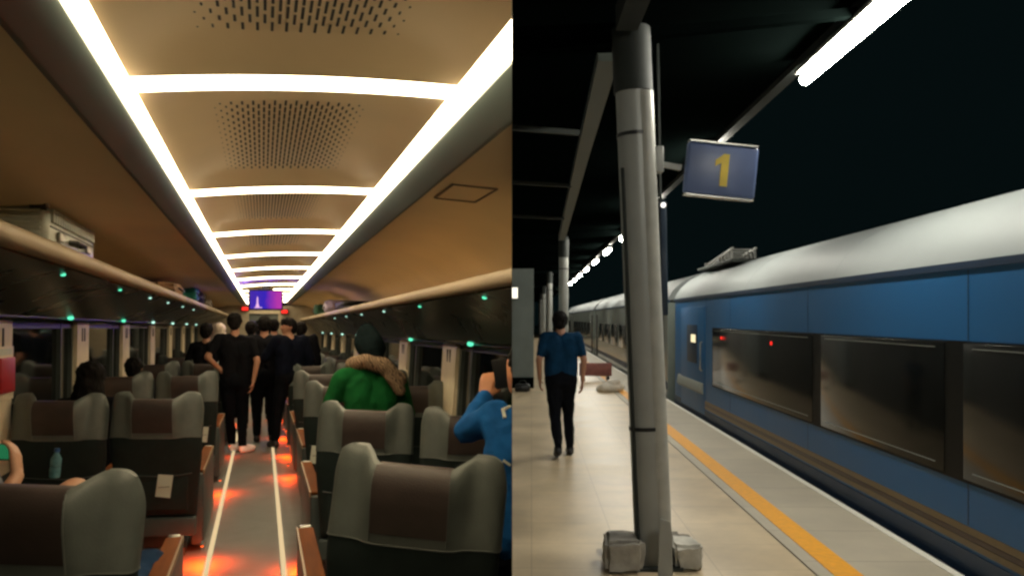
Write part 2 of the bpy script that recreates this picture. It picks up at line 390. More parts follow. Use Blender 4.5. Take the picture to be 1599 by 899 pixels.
def make_seat(label, loc, rot):
    t = thing("reclining_chair", label, "seat", 'L', loc, rot, "grey train seats in rows along the aisle")
    A = np.linspace(0, 2 * math.pi, 56, endpoint=False)
    build("backrest", shell(np.concatenate([np.linspace(0, .04, 3), np.linspace(.08, .685, 12)]), A), M_fabric, 'L', t)
    hr = build("headrest", shell(np.concatenate([np.linspace(.69, .84, 8), np.linspace(.86, 1.0, 14)]), A, .003), M_leather, 'L', t)
    # pad: the strip between the wings, wrapping over the top, a little proud
    am = [a for a in np.linspace(math.pi, 2 * math.pi, 400) if abs(surf(a, .8)[0]) < .128]; am = am[::6]
    af = [a for a in np.linspace(math.pi, 0, 400) if abs(surf(a, .8)[0]) < .128]; af = af[::6]
    k = min(len(am), len(af)); am = am[:k]; af = af[:k]
    bb = list(np.linspace(.735, .84, 6)) + list(np.linspace(.855, .997, 12))
    m = MB(); vs = []; rows = [(am, b) for b in bb] + [(af, b) for b in reversed(bb)]
    for an, b in rows: vs += [surf(a, b, .010) for a in an]
    m.add(vs, [(j * k + i, j * k + i + 1, (j + 1) * k + i + 1, (j + 1) * k + i) for j in range(len(rows) - 1) for i in range(k - 1)], 0, True)
    build("headrest_pad", m, M_brown, 'L', t)
    # piping on the seam
    pp = [surf(a, .688, .002) for a in A]; build("piping", MB().tube(pp + pp[:1], .0035, 5, cap=False), M_leather, 'L', t)
    for sx in (-1, 1):
        ps = [surf(a, b, .008) for b in np.linspace(.70, .985, 12) for a in [am[0] if sx > 0 and surf(am[0], .8)[0] > 0 or sx < 0 and surf(am[0], .8)[0] < 0 else am[-1]]]
        build("piping", MB().tube(ps, .0035, 5), M_leather, 'L', hr)
    build("pocket", MB().box(-.21, .21, -.112, -.088, .34, .57, 0, .01), M_fabric, 'L', t)
    build("cord", MB().tube([(-.235, -.112, .585), (-.1, -.122, .575), (.05, -.124, .570), (.16, -.12, .578), (.235, -.112, .59)], .0035, 5), M_skirt, 'L', t)
    build("skirt", MB().box(-.25, .25, -.075, .0, .16, .285, 0, .012), M_skirt, 'L', t)
    build("cushion", MB().box(-.20, .20, .03, .56, .34, .47, 0, .05), M_fabric, 'L', t)
    build("base", MB().box(-.17, .17, .02, .5, 0, .05).box(-.10, .10, .1, .42, .05, .34), M_dark, 'L', t)
    for sx in (-1, 1):
        x = sx * .245
        a = build("armrest", MB().box(x - .042, x + .042, .07, 1.33, .05, .545, 0, .015), M_skirt, 'L', t)
        build("armrest_top", MB().box(x - .036, x + .036, .10, 1.31, .546, .566, 0, .007), M_wood, 'L', a)
        build("armrest_edge", MB().box(x + sx * .0365, x + sx * .0455, .08, 1.32, .538, .569, 0, .003), M_edge, 'L', a)
        build("latch", MB().box(x - .03, x + .03, 1.335, 1.37, .520, .566, 0, .008), M_steel, 'L', a)
    return t
proto = None
def seat(Y, t, side, col, n, dz=0., yaw=0., roll=0.):
    global proto
    lab = "grey train seat by the %s, %s row on the %s side of the aisle" % (col, ORD[n], side)
    loc = (t, sl(Y, t), dz)
    if proto is None: o = proto = make_seat(lab, loc, (0, 0, 0))
    else: o = copy_tree(proto, 'L', loc, (0, 0, 0), lab)
    for c in o.children:
        if c.name.split('.')[0] in ('backrest', 'headrest', 'headrest_pad', 'piping', 'pocket', 'cord', 'skirt'):
            c.rotation_euler = (0, R(roll), R(yaw))
    return o
YL = [(2.62, -.645), (5.65, -.675), (8.3, -.70), (11.0, -.71), (13.6, -.71), (16.2, -.71), (18.8, -.71)]
seats = {}
for n, (Y, t) in enumerate(YL):
    yw = (-17, -8, -5, -3, 0, 0, 0)[n]; rl = (2, 1, 0, 0, 0, 0, 0)[n]
    seats['La', n] = seat(Y, t, 'left', 'aisle', n, 0, yw, rl)
    seats['Lw', n] = seat(Y + (-.1 if n else 0), t - .60, 'left', 'window', n, 0, yw, rl)
YRr = [(2.86, .448), (5.15, .572), (7.2, .62), (9.0, .615), (11.0, .61), (13.1, .61), (15.3, .61), (17.5, .61), (19.7, .61)]
for n, (Y, t) in enumerate(YRr):
    yw = (-22, -11, -6, -4, 0, 0, 0, 0, 0)[n]; rl = (5, 3, 1, 0, 0, 0, 0, 0, 0)[n]
    seats['Ra', n] = seat(Y, t, 'right', 'aisle', n, -.03 if n else .02, yw, rl)
    seats['Rw', n] = seat(Y + (-.08 if n < 2 else 0), t + (.575 if n == 0 else .585 if n == 1 else .605), 'right', 'window', n, (-.06, -.06, -.03)[min(n, 2)], yw, rl)
def card(key, x, lab):
    s = seats[key]; m = MB()
    m.add([(x - .045, -.130, .585), (x + .05, -.130, .578), (x + .035, -.140, .43), (x - .06, -.136, .44),
           (x - .045, -.127, .585), (x + .05, -.127, .578), (x + .035, -.137, .43), (x - .06, -.133, .44)],
          [(0, 1, 2, 3), (4, 7, 6, 5), (0, 4, 5, 1), (1, 5, 6, 2), (2, 6, 7, 3), (3, 7, 4, 0)])
    m.bar((x - .04, -.1415, .50), (x + .03, -.1405, .505), .002, .004, 1)
    o = build("paper_card", m, [M_white, M_skirt], 'L', None, s.matrix_world @ next(c for c in s.children if c.name.startswith('cord')).rotation_euler.to_matrix().to_4x4())
    tag(o, lab, "card", "white paper cards hung on seat back cords")
card(('La', 1), .07, "white paper card hung on the back of the second aisle seat left")
card(('La', 2), .16, "white paper card hung on the back of the third aisle seat left")
card(('Ra', 2), -.17, "white paper card on the third aisle seat back right of the aisle")

# ------------------------------------------------------------------ luggage
M_case = mat("silver_case", (.60, .64, .57), .38, metal=.15, var=.12, scale=12)
def suitcase():
    x0, x1 = -1.47, -.93; y0 = sl(3.78, -.93); y1 = y0 + 1.08; z0 = Z(.372); z1 = Z(.560)
    t = thing("suitcase", "silver ribbed hard suitcase with a black wheel on the left rack", "suitcase", 'L', ((x0 + x1) / 2, (y0 + y1) / 2, z0))
    cx, cy = (x0 + x1) / 2, (y0 + y1) / 2; hx, hy, hz = (x1 - x0) / 2, (y1 - y0) / 2, z1 - z0
    m = MB().box(-hx, hx, -hy, hy, .012, hz, 0, .03)
    for i in range(6): m.box(-hx + .03, hx - .03, -hy - .012, -hy + .01, .028 + i * .026, .042 + i * .026, 0, .005)   # ribs on the end
    for i in range(20): m.box(hx - .004, hx + .014, -hy + .05 + i * .05, -hy + .075 + i * .05, .115, hz - .008, 0, .005)
    for i in range(10): m.box(-hx + .04 + i * .05, -hx + .06 + i * .05, -hy + .04, hy - .04, hz - .004, hz + .006, 0, .003)
    b = build("shell", m, M_case, 'L', t)
    build("zip", MB().box(hx, hx + .004, -hy + .03, hy - .03, .094, .100), M_black, 'L', t)
    h = MB().tube([(hx + .004, -.12, .06), (hx + .035, -.10, .06), (hx + .035, .10, .06), (hx + .004, .12, .06)], .011, 8); build("handle", h, M_black, 'L', t)
    for yy in (-.34, .30): build("latch", MB().box(hx + .004, hx + .02, yy - .05, yy + .05, .04, .085, 0, .006), M_steel, 'L', t)
    for sx, sz in ((1, 1), (-1, 1)):
        m = MB().tube([(sx * (hx - .075), -hy + .02, hz + .016), (sx * (hx - .010), -hy + .02, hz + .016)], .040, 18)
        w = build("wheel", m, M_rubber, 'L', t)
        build("hub", MB().tube([(sx * (hx - .010), -hy + .02, hz + .016), (sx * (hx - .003), -hy + .02, hz + .016)], .026, 14), M_steel, 'L', w)
suitcase()
def bag(name, label, cat, x0, x1, Y, ln, z0, z1, mt, seed, straps=None):
    y0 = sl(Y, x1); t = thing(name, label, cat, 'L', ((x0 + x1) / 2, y0 + ln / 2, z0))
    bm = bmesh.new(); bmesh.ops.create_cube(bm, size=1); bmesh.ops.subdivide_edges(bm, edges=bm.edges[:], cuts=6, use_grid_fill=True)
    r2 = np.random.default_rng(seed); ph = r2.uniform(0, 6, 9)
    for v in bm.verts:
        p = v.co * 2; n = Vector((abs(p.x) ** 5 + abs(p.y) ** 5 + abs(p.z) ** 5, 0, 0)).x ** .2
        q = p / max(n, 1e-3) if n > .99 else p
        w = 1 + .07 * math.sin(7 * q.x + ph[0]) * math.sin(6 * q.y + ph[1]) + .06 * math.sin(9 * q.y + 5 * q.z + ph[2])
        v.co = Vector((q.x * (x1 - x0) / 2 * w, q.y * ln / 2 * w, (z1 - z0) / 2 + max(-1, q.z * (w if q.z > 0 else 1)) * (z1 - z0) / 2))
    build("body", MB().bm(bm, 0, True), mt, 'L', t)
    h = z1 - z0; hx = (x1 - x0) / 2; sx = 1 if x0 < 0 else -1
    build("strap", MB().tube([(sx * hx * .9, -ln * .25, h * .7), (sx * (hx + .02), -ln * .2, h * .45), (sx * (hx + .03), 0, h * .35), (sx * (hx + .02), ln * .2, h * .45), (sx * hx * .9, ln * .25, h * .7)], .009, 6), straps or M_black, 'L', t)
    build("zip", MB().box(-.006, .006, -ln * .38, ln * .38, h * .985, h * 1.02), M_steel, 'L', t)
    return t
bag("cloth_bag", "crumpled cream bag with brown patches on the left rack", "bag", -1.3, -.88, 8.9, 1.1, Z(.37), Z(.50), mat("cream_bag", (.50, .33, .20), .8, var=.5, scale=7, bump=.4, bscale=9), 3)
bag("backpack", "bright teal backpack on the left rack beyond the cream bag", "bag", -1.25, -.87, 11.6, .55, Z(.37), Z(.575), mat("teal_cloth", (.03, .30, .24), .6, var=.2, bump=.2), 5)
bag("duffel_bag", "black duffel bag on the left rack beyond the teal backpack", "bag", -1.3, -.88, 12.8, .9, Z(.37), Z(.56), mat("black_cloth", (.013, .014, .015), .7, bump=.2), 8)
bag("duffel_bag", "pale grey shopping bag farthest along the left rack", "bag", -1.2, -.9, 15.2, .6, Z(.37), Z(.53), mat("pale_cloth", (.36, .33, .30), .7, bump=.2), 9)
bag("travel_bag", "flat black case lying on the right luggage rack", "case", 1.04, 1.5, 11.2, 1.5, Z(.25), Z(.37), MATS["black_cloth"], 12)
bag("cloth_bag", "pale lilac bag on the right rack beyond the black case", "bag", 1.03, 1.4, 14.0, .7, Z(.25), Z(.47), mat("lilac_cloth", (.35, .30, .42), .7, bump=.2), 14)
bag("backpack", "dark green backpack farthest along the right rack", "bag", 1.03, 1.4, 17.0, .6, Z(.25), Z(.48), mat("green_cloth", (.02, .09, .06), .7, bump=.2), 15)

# ------------------------------------------------------------------ television
def tv():
    p = at('L', 415, 468, 13.6)
    t = thing("television", "small ceiling mounted television showing a purple and blue picture", "television", 'L', (p.x, p.y, p.z), (0, 0, R(5)))
    build("casing", MB().box(-.272, .272, -.02, .03, -.172, .165, 0, .012), M_black, 'L', t)
    m = bpy.data.materials.new("tv_picture"); m.use_nodes = True; nt = m.node_tree; nt.nodes.clear(); N = nt.nodes; L = nt.links
    tc = N.new("ShaderNodeTexCoord"); sp = N.new("ShaderNodeSeparateXYZ"); L.new(tc.outputs["Object"], sp.inputs[0])
    mr = N.new("ShaderNodeMapRange"); mr.inputs[1].default_value = -.25; mr.inputs[2].default_value = .25; L.new(sp.outputs[0], mr.inputs[0])
    nz = N.new("ShaderNodeTexNoise"); nz.inputs["Scale"].default_value = 5; L.new(tc.outputs["Object"], nz.inputs["Vector"])
    ad = N.new("ShaderNodeMath"); ad.operation = 'MULTIPLY_ADD'; ad.inputs[1].default_value = .25; L.new(nz.outputs["Fac"], ad.inputs[0]); L.new(mr.outputs[0], ad.inputs[2])
    rp = N.new("ShaderNodeValToRGB"); el = rp.color_ramp.elements
    el[0].position = .1; el[0].color = (.05, .02, .30, 1); el[1].position = 1.1; el[1].color = (.35, .03, .30, 1)
    e2 = el.new(.6); e2.color = (.03, .015, .36, 1); L.new(ad.outputs[0], rp.inputs[0])
    e = N.new("ShaderNodeEmission"); e.inputs[1].default_value = 1.0; L.new(rp.outputs[0], e.inputs[0])
    o = N.new("ShaderNodeOutputMaterial"); L.new(e.outputs[0], o.inputs[0])
    pic = MB().box(-.25, .25, -.024, -.0205, -.145, .145)
    fig = [(-.165, -.12), (-.10, -.12), (-.118, -.06), (-.122, .03), (-.132, .06), (-.142, .03), (-.147, -.06)]
    pic.prism(fig, -.0275, -.0245, 1).box(-.18, -.06, -.0275, -.0245, -.135, -.122, 1)
    build("screen", pic, [m, emat("tv_figure", (.9, .5, .85), .8)], 'L', t)
    build("bracket", MB().box(-.05, .05, .0, .02, .166, Z(.71) - p.z).box(-.12, .12, -.01, .04, .1655, .18), M_dark, 'L', t)
    ld = bpy.data.lights.new("glow", 'AREA'); ld.shape = 'RECTANGLE'; ld.size = .5; ld.size_y = .3; ld.color = (.16, .05, 1); ld.energy = 5
    lo = bpy.data.objects.new("glow", ld); link(lo, 'L'); lo.parent = t; lo.location = (0, -.05, 0); lo.rotation_euler = (R(90), 0, 0)
    lo.rotation_euler = (R(-90), 0, 0)
tv()
for (u, v, lb) in ((383, 483, "red lit display on the end wall left of the television"), (444, 487, "red lit display on the end wall right of the television")):
    p = at('L', u, v, 22.4); t = thing("display_sign", lb, "display", 'L', (p.x, 23.1, p.z), group="red lit displays on the end wall")
    build("casing", MB().box(-.10, .10, 0, .09, -.06, .08, 0, .01), M_black, 'L', t)
    build("screen", MB().box(-.08, .08, -.012, -.002, -.035, .055), M_red, 'L', t)

# emergency box on first left pillar
t = thing("emergency_box", "red emergency box with white plate on the left window pillar", "emergency box", 'L', (-1.555, sl(5.2, -1.6) + .02, Z(-.28)))
build("plate", MB().box(-.006, .006, -.20, .20, -.17, .17, 0, .004), M_pillar, 'L', t)
build("cover", MB().box(.0065, .03, -.15, .15, -.12, .10, 0, .006), mat("red_paint", (.35, .015, .02), .4), 'L', t)
build("notice", MB().box(.0065, .010, -.15, .15, .115, .155), M_white, 'L', t)

# ------------------------------------------------------------------ people
SKIN = mat("skin", (.42, .21, .13), .5, var=.08, scale=14)
HAIR = mat("hair_black", (.008, .007, .007), .8, spec=.12, var=.3, scale=60, bump=.4, bscale=120)
def seg_mesh(m, p, r, q, s):
    m.sphere(p, r, 0); m.sphere(q, s, 0)
    P, Q = Vector(p), Vector(q)
    if (Q - P).length > 1e-4: m.tube([P, Q], [r, s], 16)
V = Vector
def organic(name, caps, mats, side, parent, voxel=.011, smooth=3):
    """caps: (p, r, q, s, material index[, squash axis scale])  ->  one continuous remeshed surface"""
    m = MB()
    for c in caps: seg_mesh(m, c[0], c[1], c[2], c[3])
    me = bpy.data.meshes.new("tmp"); me.from_pydata(m.v, [], m.f)
    o = bpy.data.objects.new("tmp", me); scene.collection.objects.link(o)
    md = o.modifiers.new("r", 'REMESH'); md.mode = 'VOXEL'; md.voxel_size = voxel
    dg = bpy.context.evaluated_depsgraph_get(); dg.update()
    me2 = bpy.data.meshes.new_from_object(o.evaluated_get(dg)); bpy.data.objects.remove(o); bpy.data.meshes.remove(me)
    bm = bmesh.new(); bm.from_mesh(me2)
    for _ in range(smooth): bmesh.ops.smooth_vert(bm, verts=bm.verts[:], factor=.5, use_axis_x=True, use_axis_y=True, use_axis_z=True)
    bm.to_mesh(me2); bm.free()
    n = len(me2.polygons); cc = np.empty(n * 3); me2.polygons.foreach_get("center", cc); cc = cc.reshape(-1, 3)
    nv = len(me2.vertices); vc = np.empty(nv * 3); me2.vertices.foreach_get("co", vc); vc = vc.reshape(-1, 3)
    bv = np.full(nv, 1e9); iv = np.zeros(nv, int)
    for c in caps:
        a = np.array(c[0], float); b = np.array(c[2], float); d = b - a; L2 = max(d @ d, 1e-9)
        tt = np.clip(((vc - a) @ d) / L2, 0, 1); D = np.linalg.norm(vc - a - tt[:, None] * d, axis=1) - (c[1] + (c[3] - c[1]) * tt)
        k = D < bv; bv[k] = D[k]; iv[k] = c[4]
    nms = [(m_.name if m_ else '') for m_ in mats]
    amp = [0 if 'skin' in q or 'shoe' in q else (.012 if 'hair' in q else .011) for q in nms]
    frq = [(22, 50) if 'hair' in q else (6.5, 17) for q in nms]
    nr = [v.normal.copy() for v in me2.vertices]
    for i_, v in enumerate(me2.vertices):
        a_ = amp[iv[i_]]
        if a_:
            f1, f2 = frq[iv[i_]]; p_ = V((v.co.x * f1, v.co.y * f1, v.co.z * f1 * .55))
            w_ = 1 - abs(noise.noise(p_ + noise.noise_vector(p_) * .8)) * 2.2        # ridged folds
            v.co += nr[i_] * a_ * (w_ * .8 - .4 + .35 * noise.noise(V(v.co) * f2))
    best = np.full(n, 1e9); idx = np.zeros(n, int)
    for c in caps:
        a = np.array(c[0], float); b = np.array(c[2], float); d = b - a; L2 = max(d @ d, 1e-9)
        tt = np.clip(((cc - a) @ d) / L2, 0, 1); q = a + tt[:, None] * d
        D = np.linalg.norm(cc - q, axis=1) - (c[1] + (c[3] - c[1]) * tt)
        k = D < best; best[k] = D[k]; idx[k] = c[4]
    me2.materials.clear()
    for mm in mats: me2.materials.append(mm)
    me2.polygons.foreach_set("material_index", idx); me2.polygons.foreach_set("use_smooth", [True] * n)
    me2.name = name; ob = bpy.data.objects.new(name, me2); link(ob, side)
    if parent: ob.parent = parent
    return ob
V = Vector
def hand_caps(w, d, n, tag_, curl=.5, s=1.0):
    """wrist point w, direction d, palm normal n"""
    d = d.normalized(); n = (n - d * n.dot(d)).normalized(); sd = d.cross(n); out = []
    palm = w + d * .045 * s
    for k in (-.022, 0, .022): out.append((w + sd * k * .8 * s, .016 * s, w + d * .085 * s + sd * k * 1.15 * s, .014 * s, tag_))
    for k, (o, ln) in enumerate(((-.031, .066), (-.011, .078), (.010, .073), (.030, .058))):
        b = w + d * .09 * s + sd * o * s; a1 = curl * .6; p1 = b + (d * math.cos(a1) + n * math.sin(a1)) * ln * .45 * s
        a2 = curl * 1.5; p2 = p1 + (d * math.cos(a2) + n * math.sin(a2)) * ln * .3 * s
        a3 = curl * 2.2; p3 = p2 + (d * math.cos(a3) + n * math.sin(a3)) * ln * .25 * s
        out += [(b, .0100 * s, p1, .0092 * s, tag_), (p1, .0092 * s, p2, .0085 * s, tag_), (p2, .0085 * s, p3, .0075 * s, tag_)]
    b = w + d * .025 * s - sd * .026 * s; p1 = b + (d * .6 - sd * .6 + n * .4).normalized() * .045 * s; p2 = p1 + (d * .85 - sd * .1 + n * .5).normalized() * .034 * s
    out += [(b, .014 * s, p1, .0115 * s, tag_), (p1, .0115 * s, p2, .0095 * s, tag_)]
    return [(tuple(a), r, tuple(c), q, t) for a, r, c, q, t in out]
def person(label, side, loc, rot, J, mats, sleeve='short', voxel=.011, hair='short', cat="person", bulk=1.0, curl=.5, groupname=None, lower=True, skirt=False, shoe=True):
    """mats: 0 skin 1 top 2 trousers 3 hair/hat 4 shoes.   J: joint positions, person faces +y"""
    t = thing("person", label, cat, side, loc, rot, groupname)
    D = dict(pelvis=(0, 0, .93), chest=(0, 0, 1.28), neck=(0, -.005, 1.44), head=(0, .02, 1.585), look=(0, 1, 0),
             shL=(-.185, 0, 1.39), elL=(-.25, -.02, 1.11), wrL=(-.255, .06, .87), shR=(.185, 0, 1.39), elR=(.25, -.02, 1.11), wrR=(.255, .06, .87),
             hipL=(-.09, 0, .90), knL=(-.10, .02, .49), anL=(-.10, -.01, .085), hipR=(.09, 0, .90), knR=(.10, .02, .49), anR=(.10, -.01, .085), toeL=None, toeR=None)
    D.update(J); D = {k: (V(v) if v is not None else None) for k, v in D.items()}
    c = []; B = bulk
    up = (D['neck'] - D['pelvis']).normalized(); rt = (D['shR'] - D['shL']).normalized()
    for s_ in (-1, 1):
        sh = D['shR'] if s_ > 0 else D['shL']
        c += [(D['pelvis'] + rt * s_ * .075 + up * .03, .105 * B, D['chest'] + rt * s_ * .075 - up * .06, .102 * B, 1),
              (D['chest'] + rt * s_ * .085 - up * .06, .104 * B, D['chest'] + rt * s_ * .085 + up * .05, .098 * B, 1),
              (D['neck'] - up * .045, .058, sh, .062 * B, 1)]
    c += [(D['pelvis'] - up * .02 - rt * .06, .118 * B, D['pelvis'] - up * .02 + rt * .06, .118 * B, 2)]
    c += [(D['chest'] - up * .06, .10 * B, D['neck'] - up * .07, .066, 1), (D['neck'] - up * .015, .054, D['head'] - V((0, 0, .06)), .052, 0)]
    for s_ in 'LR':
        sh, el, wr = D['sh' + s_], D['el' + s_], D['wr' + s_]
        c.append((sh, .062 * B, sh + (el - sh) * .72, (.054 if sleeve == 'long' else .048) * B, 1))
        if sleeve == 'short': c += [(sh + (el - sh) * .70, .043, el, .039, 0), (el, .038, wr, .026, 0)]
        else: c += [(sh + (el - sh) * .7, .054 * B, el, .050 * B, 1), (el, .049 * B, wr, .036 * B, 1)]
        dd = (wr - el).normalized(); nn = V((0, 1, 0)) if abs(dd.y) < .8 else V((0, 0, 1))
        nn = rt * (1 if s_ == 'L' else -1) if abs(dd.z) > .6 else nn
        c += hand_caps(wr + dd * .01, dd, nn, 0, curl)
        if lower:
            h, k, a = D['hip' + s_], D['kn' + s_], D['an' + s_]
            c += [(h, .093 * B, k, .060 * B, 2), (k, .060 * B, a + V((0, 0, .03)), .052, 2)]
            if shoe:
                toe = D['toe' + s_] if D['toe' + s_] is not None else a + V((0, .16, -.05))
                c += [(a + V((0, -.03, -.040)), .045, toe, .042, 4), (a + V((0, 0, -.01)), .050, toe + V((0, -.02, .01)), .036, 4)]
    c = [(tuple(a), r, tuple(b), q, m) for a, r, b, q, m in c]
    # head
    lk = D['look'].normalized(); hd = D['head']; sd = lk.cross(V((0, 0, 1))).normalized(); u3 = sd.cross(lk)
    H = lambda f, s2, u2: tuple(hd + lk * f + sd * s2 + u3 * u2)
    c += [(H(-.025, 0, .02), .083, H(.015, 0, .025), .080, 0), (H(.03, 0, -.06), .052, H(.035, 0, 0), .068, 0), (H(.06, 0, -.085), .026, H(.02, 0, -.06), .05, 0)]
    c += [(H(.098, 0, .012), .008, H(.113, 0, -.018), .013, 0)]
    for q in (-1, 1): c += [(H(-.005, q * .079, -.022), .010, H(-.008, q * .083, .012), .014, 0)]
    c += [(H(.088, -.018, -.052), .010, H(.088, .018, -.052), .010, 0)]
    body = organic("body", c, mats, side, t, voxel)
    hc = []
    if hair in ('short', 'long', 'cap'):
        hc += [(H(-.035, 0, .035), .088, H(.015, 0, .048), .082, 0), (H(-.045, 0, -.03), .072, H(-.04, 0, .02), .082, 0), (H(.05, -.035, .085), .03, H(.05, .035, .085), .03, 0)]
        for q in (-1, 1): hc += [(H(-.01, q * .058, .035), .038, H(-.03, q * .055, -.02), .03, 0)]
        if hair == 'long': hc += [(H(-.05, 0, -.02), .085, H(-.07, 0, -.17), .075, 0)]
    if hair == 'scarf':
        hc += [(H(-.02, 0, .03), .104, H(.005, 0, .03), .098, 0), (H(-.03, 0, -.05), .100, H(-.03, 0, -.14), .115, 0), (H(-.02, -.07, -.17), .06, H(-.02, .07, -.17), .06, 0)]
    if hair == 'beanie':
        hc += [(H(-.03, 0, .03), .112, H(.01, 0, .055), .108, 0), (H(-.04, 0, .0), .110, H(-.01, 0, .11), .092, 0), (H(-.05, 0, -.055), .095, H(-.05, 0, -.02), .102, 0)]
    organic("hair" if hair in ('short', 'long') else "hat" if hair == 'beanie' else "headscarf", hc, [mats[3]], side, t, .010, 2)
    for q in (-1, 1):
        e = MB().sphere(H(.079, q * .031, .015), .011, 0); build("eye", e, M_black, side, t)
    return t
def cloth(name, col, r=.9): return mat(name, col, r, var=.25, scale=9, bump=.6, bscale=14, spec=.08)
C_blk = cloth("black_shirt", (.006, .0065, .009)); C_blk2 = cloth("dark_trousers", (.005, .006, .009)); C_navy = cloth("navy_shirt", (.005, .007, .016))
C_whs = mat("white_shoe", (.80, .84, .86), .6); C_dks = mat("black_shoe", (.012, .012, .014), .45)
def on_floor(u, Y): p = at('L', u, 600, Y); return (p.x, p.y, 0)
# man in black t-shirt with white trainers
person("man in black t-shirt and white trainers standing in the aisle, one elbow out", 'L', on_floor(367, 10.3), (0, 0, R(8)),
       dict(shL=(-.19, 0, 1.42), elL=(-.33, -.10, 1.20), wrL=(-.16, -.05, 1.02), elR=(.25, -.12, 1.14), wrR=(.20, -.15, .90), head=(.0, .02, 1.62), neck=(0, 0, 1.47), look=(.25, 1, -.1),
            knL=(-.06, .05, .50), anL=(-.02, .16, .10), knR=(.08, .03, .50), anR=(.09, .0, .085), toeR=(.22, .10, .045), toeL=(.12, .24, .045)),
       [SKIN, C_blk, C_blk2, HAIR, C_whs], voxel=.010, bulk=1.08)
person("dark clothed person behind the man with white trainers, hair seen below television", 'L', on_floor(413, 11.4), (0, 0, R(-5)),
       dict(head=(.0, .02, 1.60), look=(-.1, 1, 0)), [SKIN, C_blk, C_blk2, HAIR, C_dks], bulk=1.3)
person("person in dark jacket standing right of aisle, face turned left", 'L', on_floor(453, 10.9), (0, 0, R(25)),
       dict(look=(-1, .05, -.05), head=(-.01, .03, 1.56), neck=(0, 0, 1.42), elL=(-.30, .12, 1.16), wrL=(-.12, .26, 1.22), elR=(.27, -.06, 1.12), anL=(-.20, .02, .085), knL=(-.15, .03, .49)),
       [SKIN, C_navy, C_blk2, HAIR, C_dks], sleeve='long', bulk=1.2)
person("tall person in black farthest down the aisle below the television", 'L', on_floor(428, 14.2), (0, 0, R(0)),
       dict(), [SKIN, cloth("grey_shirt", (.06, .07, .07)), C_blk2, HAIR, C_dks])
person("person wearing a pale headscarf standing left of the man in black", 'L', on_floor(341, 12.6), (0, 0, R(20)),
       dict(look=(-.6, .7, 0), head=(0, .02, 1.50), neck=(0, 0, 1.36), shL=(-.17, 0, 1.30), shR=(.17, 0, 1.30), chest=(0, 0, 1.2)), [SKIN, C_blk, C_blk2, mat("pale_scarf", (.60, .50, .40), .7, bump=.3, bscale=30), C_dks], sleeve='long', hair='scarf')
person("dark haired person in black standing beside the pale headscarf", 'L', on_floor(322, 11.8), (0, 0, R(-15)),
       dict(head=(0, .02, 1.50), neck=(0, 0, 1.36), shL=(-.17, 0, 1.30), shR=(.17, 0, 1.30), chest=(0, 0, 1.2)), [SKIN, C_blk, C_blk2, HAIR, C_dks], sleeve='long')
person("person in black in the gap between the man with white trainers and the dark crowd", 'L', on_floor(393, 12.8), (0, 0, R(10)),
       dict(head=(0, .02, 1.54), neck=(0, 0, 1.40), look=(.4, 1, 0)), [SKIN, C_navy, C_blk2, HAIR, C_dks], sleeve='long', bulk=1.15)
person("dark clothed person half hidden behind the right side of the aisle crowd", 'L', on_floor(470, 12.6), (0, 0, R(-10)),
       dict(head=(0, .02, 1.52), neck=(0, 0, 1.38)), [SKIN, C_blk, C_blk2, HAIR, C_dks], sleeve='long', bulk=1.2)
# seated figures
def sit(dz=0., **k):
    d = dict(pelvis=(0, 0, .58), chest=(0, -.02, .90), neck=(0, 0, 1.06), head=(0, .03, 1.20), shL=(-.19, 0, 1.0), shR=(.19, 0, 1.0), elL=(-.26, .10, .76), elR=(.26, .10, .76),
             wrL=(-.15, .30, .68), wrR=(.15, .30, .68), hipL=(-.1, .02, .54), hipR=(.1, .02, .54), knL=(-.12, .45, .56), knR=(.12, .45, .56), anL=(-.12, .48, .10), anR=(.12, .48, .10))
    d = {a: (b[0], b[1], b[2] + (dz if a[:2] not in ('kn', 'an') else 0)) for a, b in d.items()}
    d.update(k); return d
p = at('L', 141, 583, 6.15)
person("seated person with round black hair behind the second window seat left", 'L', (p.x, p.y, 0), (0, 0, R(-8)), sit(-.02, look=(.2, 1, -.1)), [SKIN, C_blk, C_blk2, HAIR, C_dks], sleeve='long', hair='scarf').children[1].data.materials[0] = HAIR
p = at('L', 208, 585, 8.9)
person("seated person in dark clothes by the window behind the third left row", 'L', (p.x, p.y, 0), (0, 0, 0), sit(-.08), [SKIN, C_blk, C_blk2, HAIR, C_dks], sleeve='long')
# green sweater and beanie
C_green = cloth("green_sweater", (.010, .115, .030))
p = at('L', 578, 560, 6.5)
gp = person("person in green sweater, dark beanie and checked scarf among the right seats", 'L', (p.x, p.y, 0), (0, 0, R(12)),
       sit(.20, head=(.0, .03, 1.385), neck=(.0, 0, 1.25), shL=(-.21, .02, 1.17), shR=(.22, -.02, 1.12), chest=(0, 0, 1.04), elL=(-.30, .12, .92), elR=(.33, .05, .85), wrL=(-.16, .34, 1.0), wrR=(.2, .3, .9), look=(-.2, 1, -.25)),
       [SKIN, C_green, C_blk2, mat("dark_knit", (.010, .017, .019), .95, spec=0, bump=.5, bscale=60), C_dks], sleeve='long', hair='beanie', bulk=1.25)
scm = bpy.data.materials.new("checked_scarf"); scm.use_nodes = True; nt = scm.node_tree; bs_ = nt.nodes["Principled BSDF"]; bs_.inputs["Roughness"].default_value = .9
tc = nt.nodes.new("ShaderNodeTexCoord"); mp = nt.nodes.new("ShaderNodeMapping"); mp.inputs["Rotation"].default_value = (0, .5, .6); nt.links.new(tc.outputs["Object"], mp.inputs[0])
wv = nt.nodes.new("ShaderNodeTexWave"); wv.inputs["Scale"].default_value = 17; wv.inputs["Distortion"].default_value = 14; wv.inputs["Detail"].default_value = 4; nt.links.new(mp.outputs[0], wv.inputs[0])
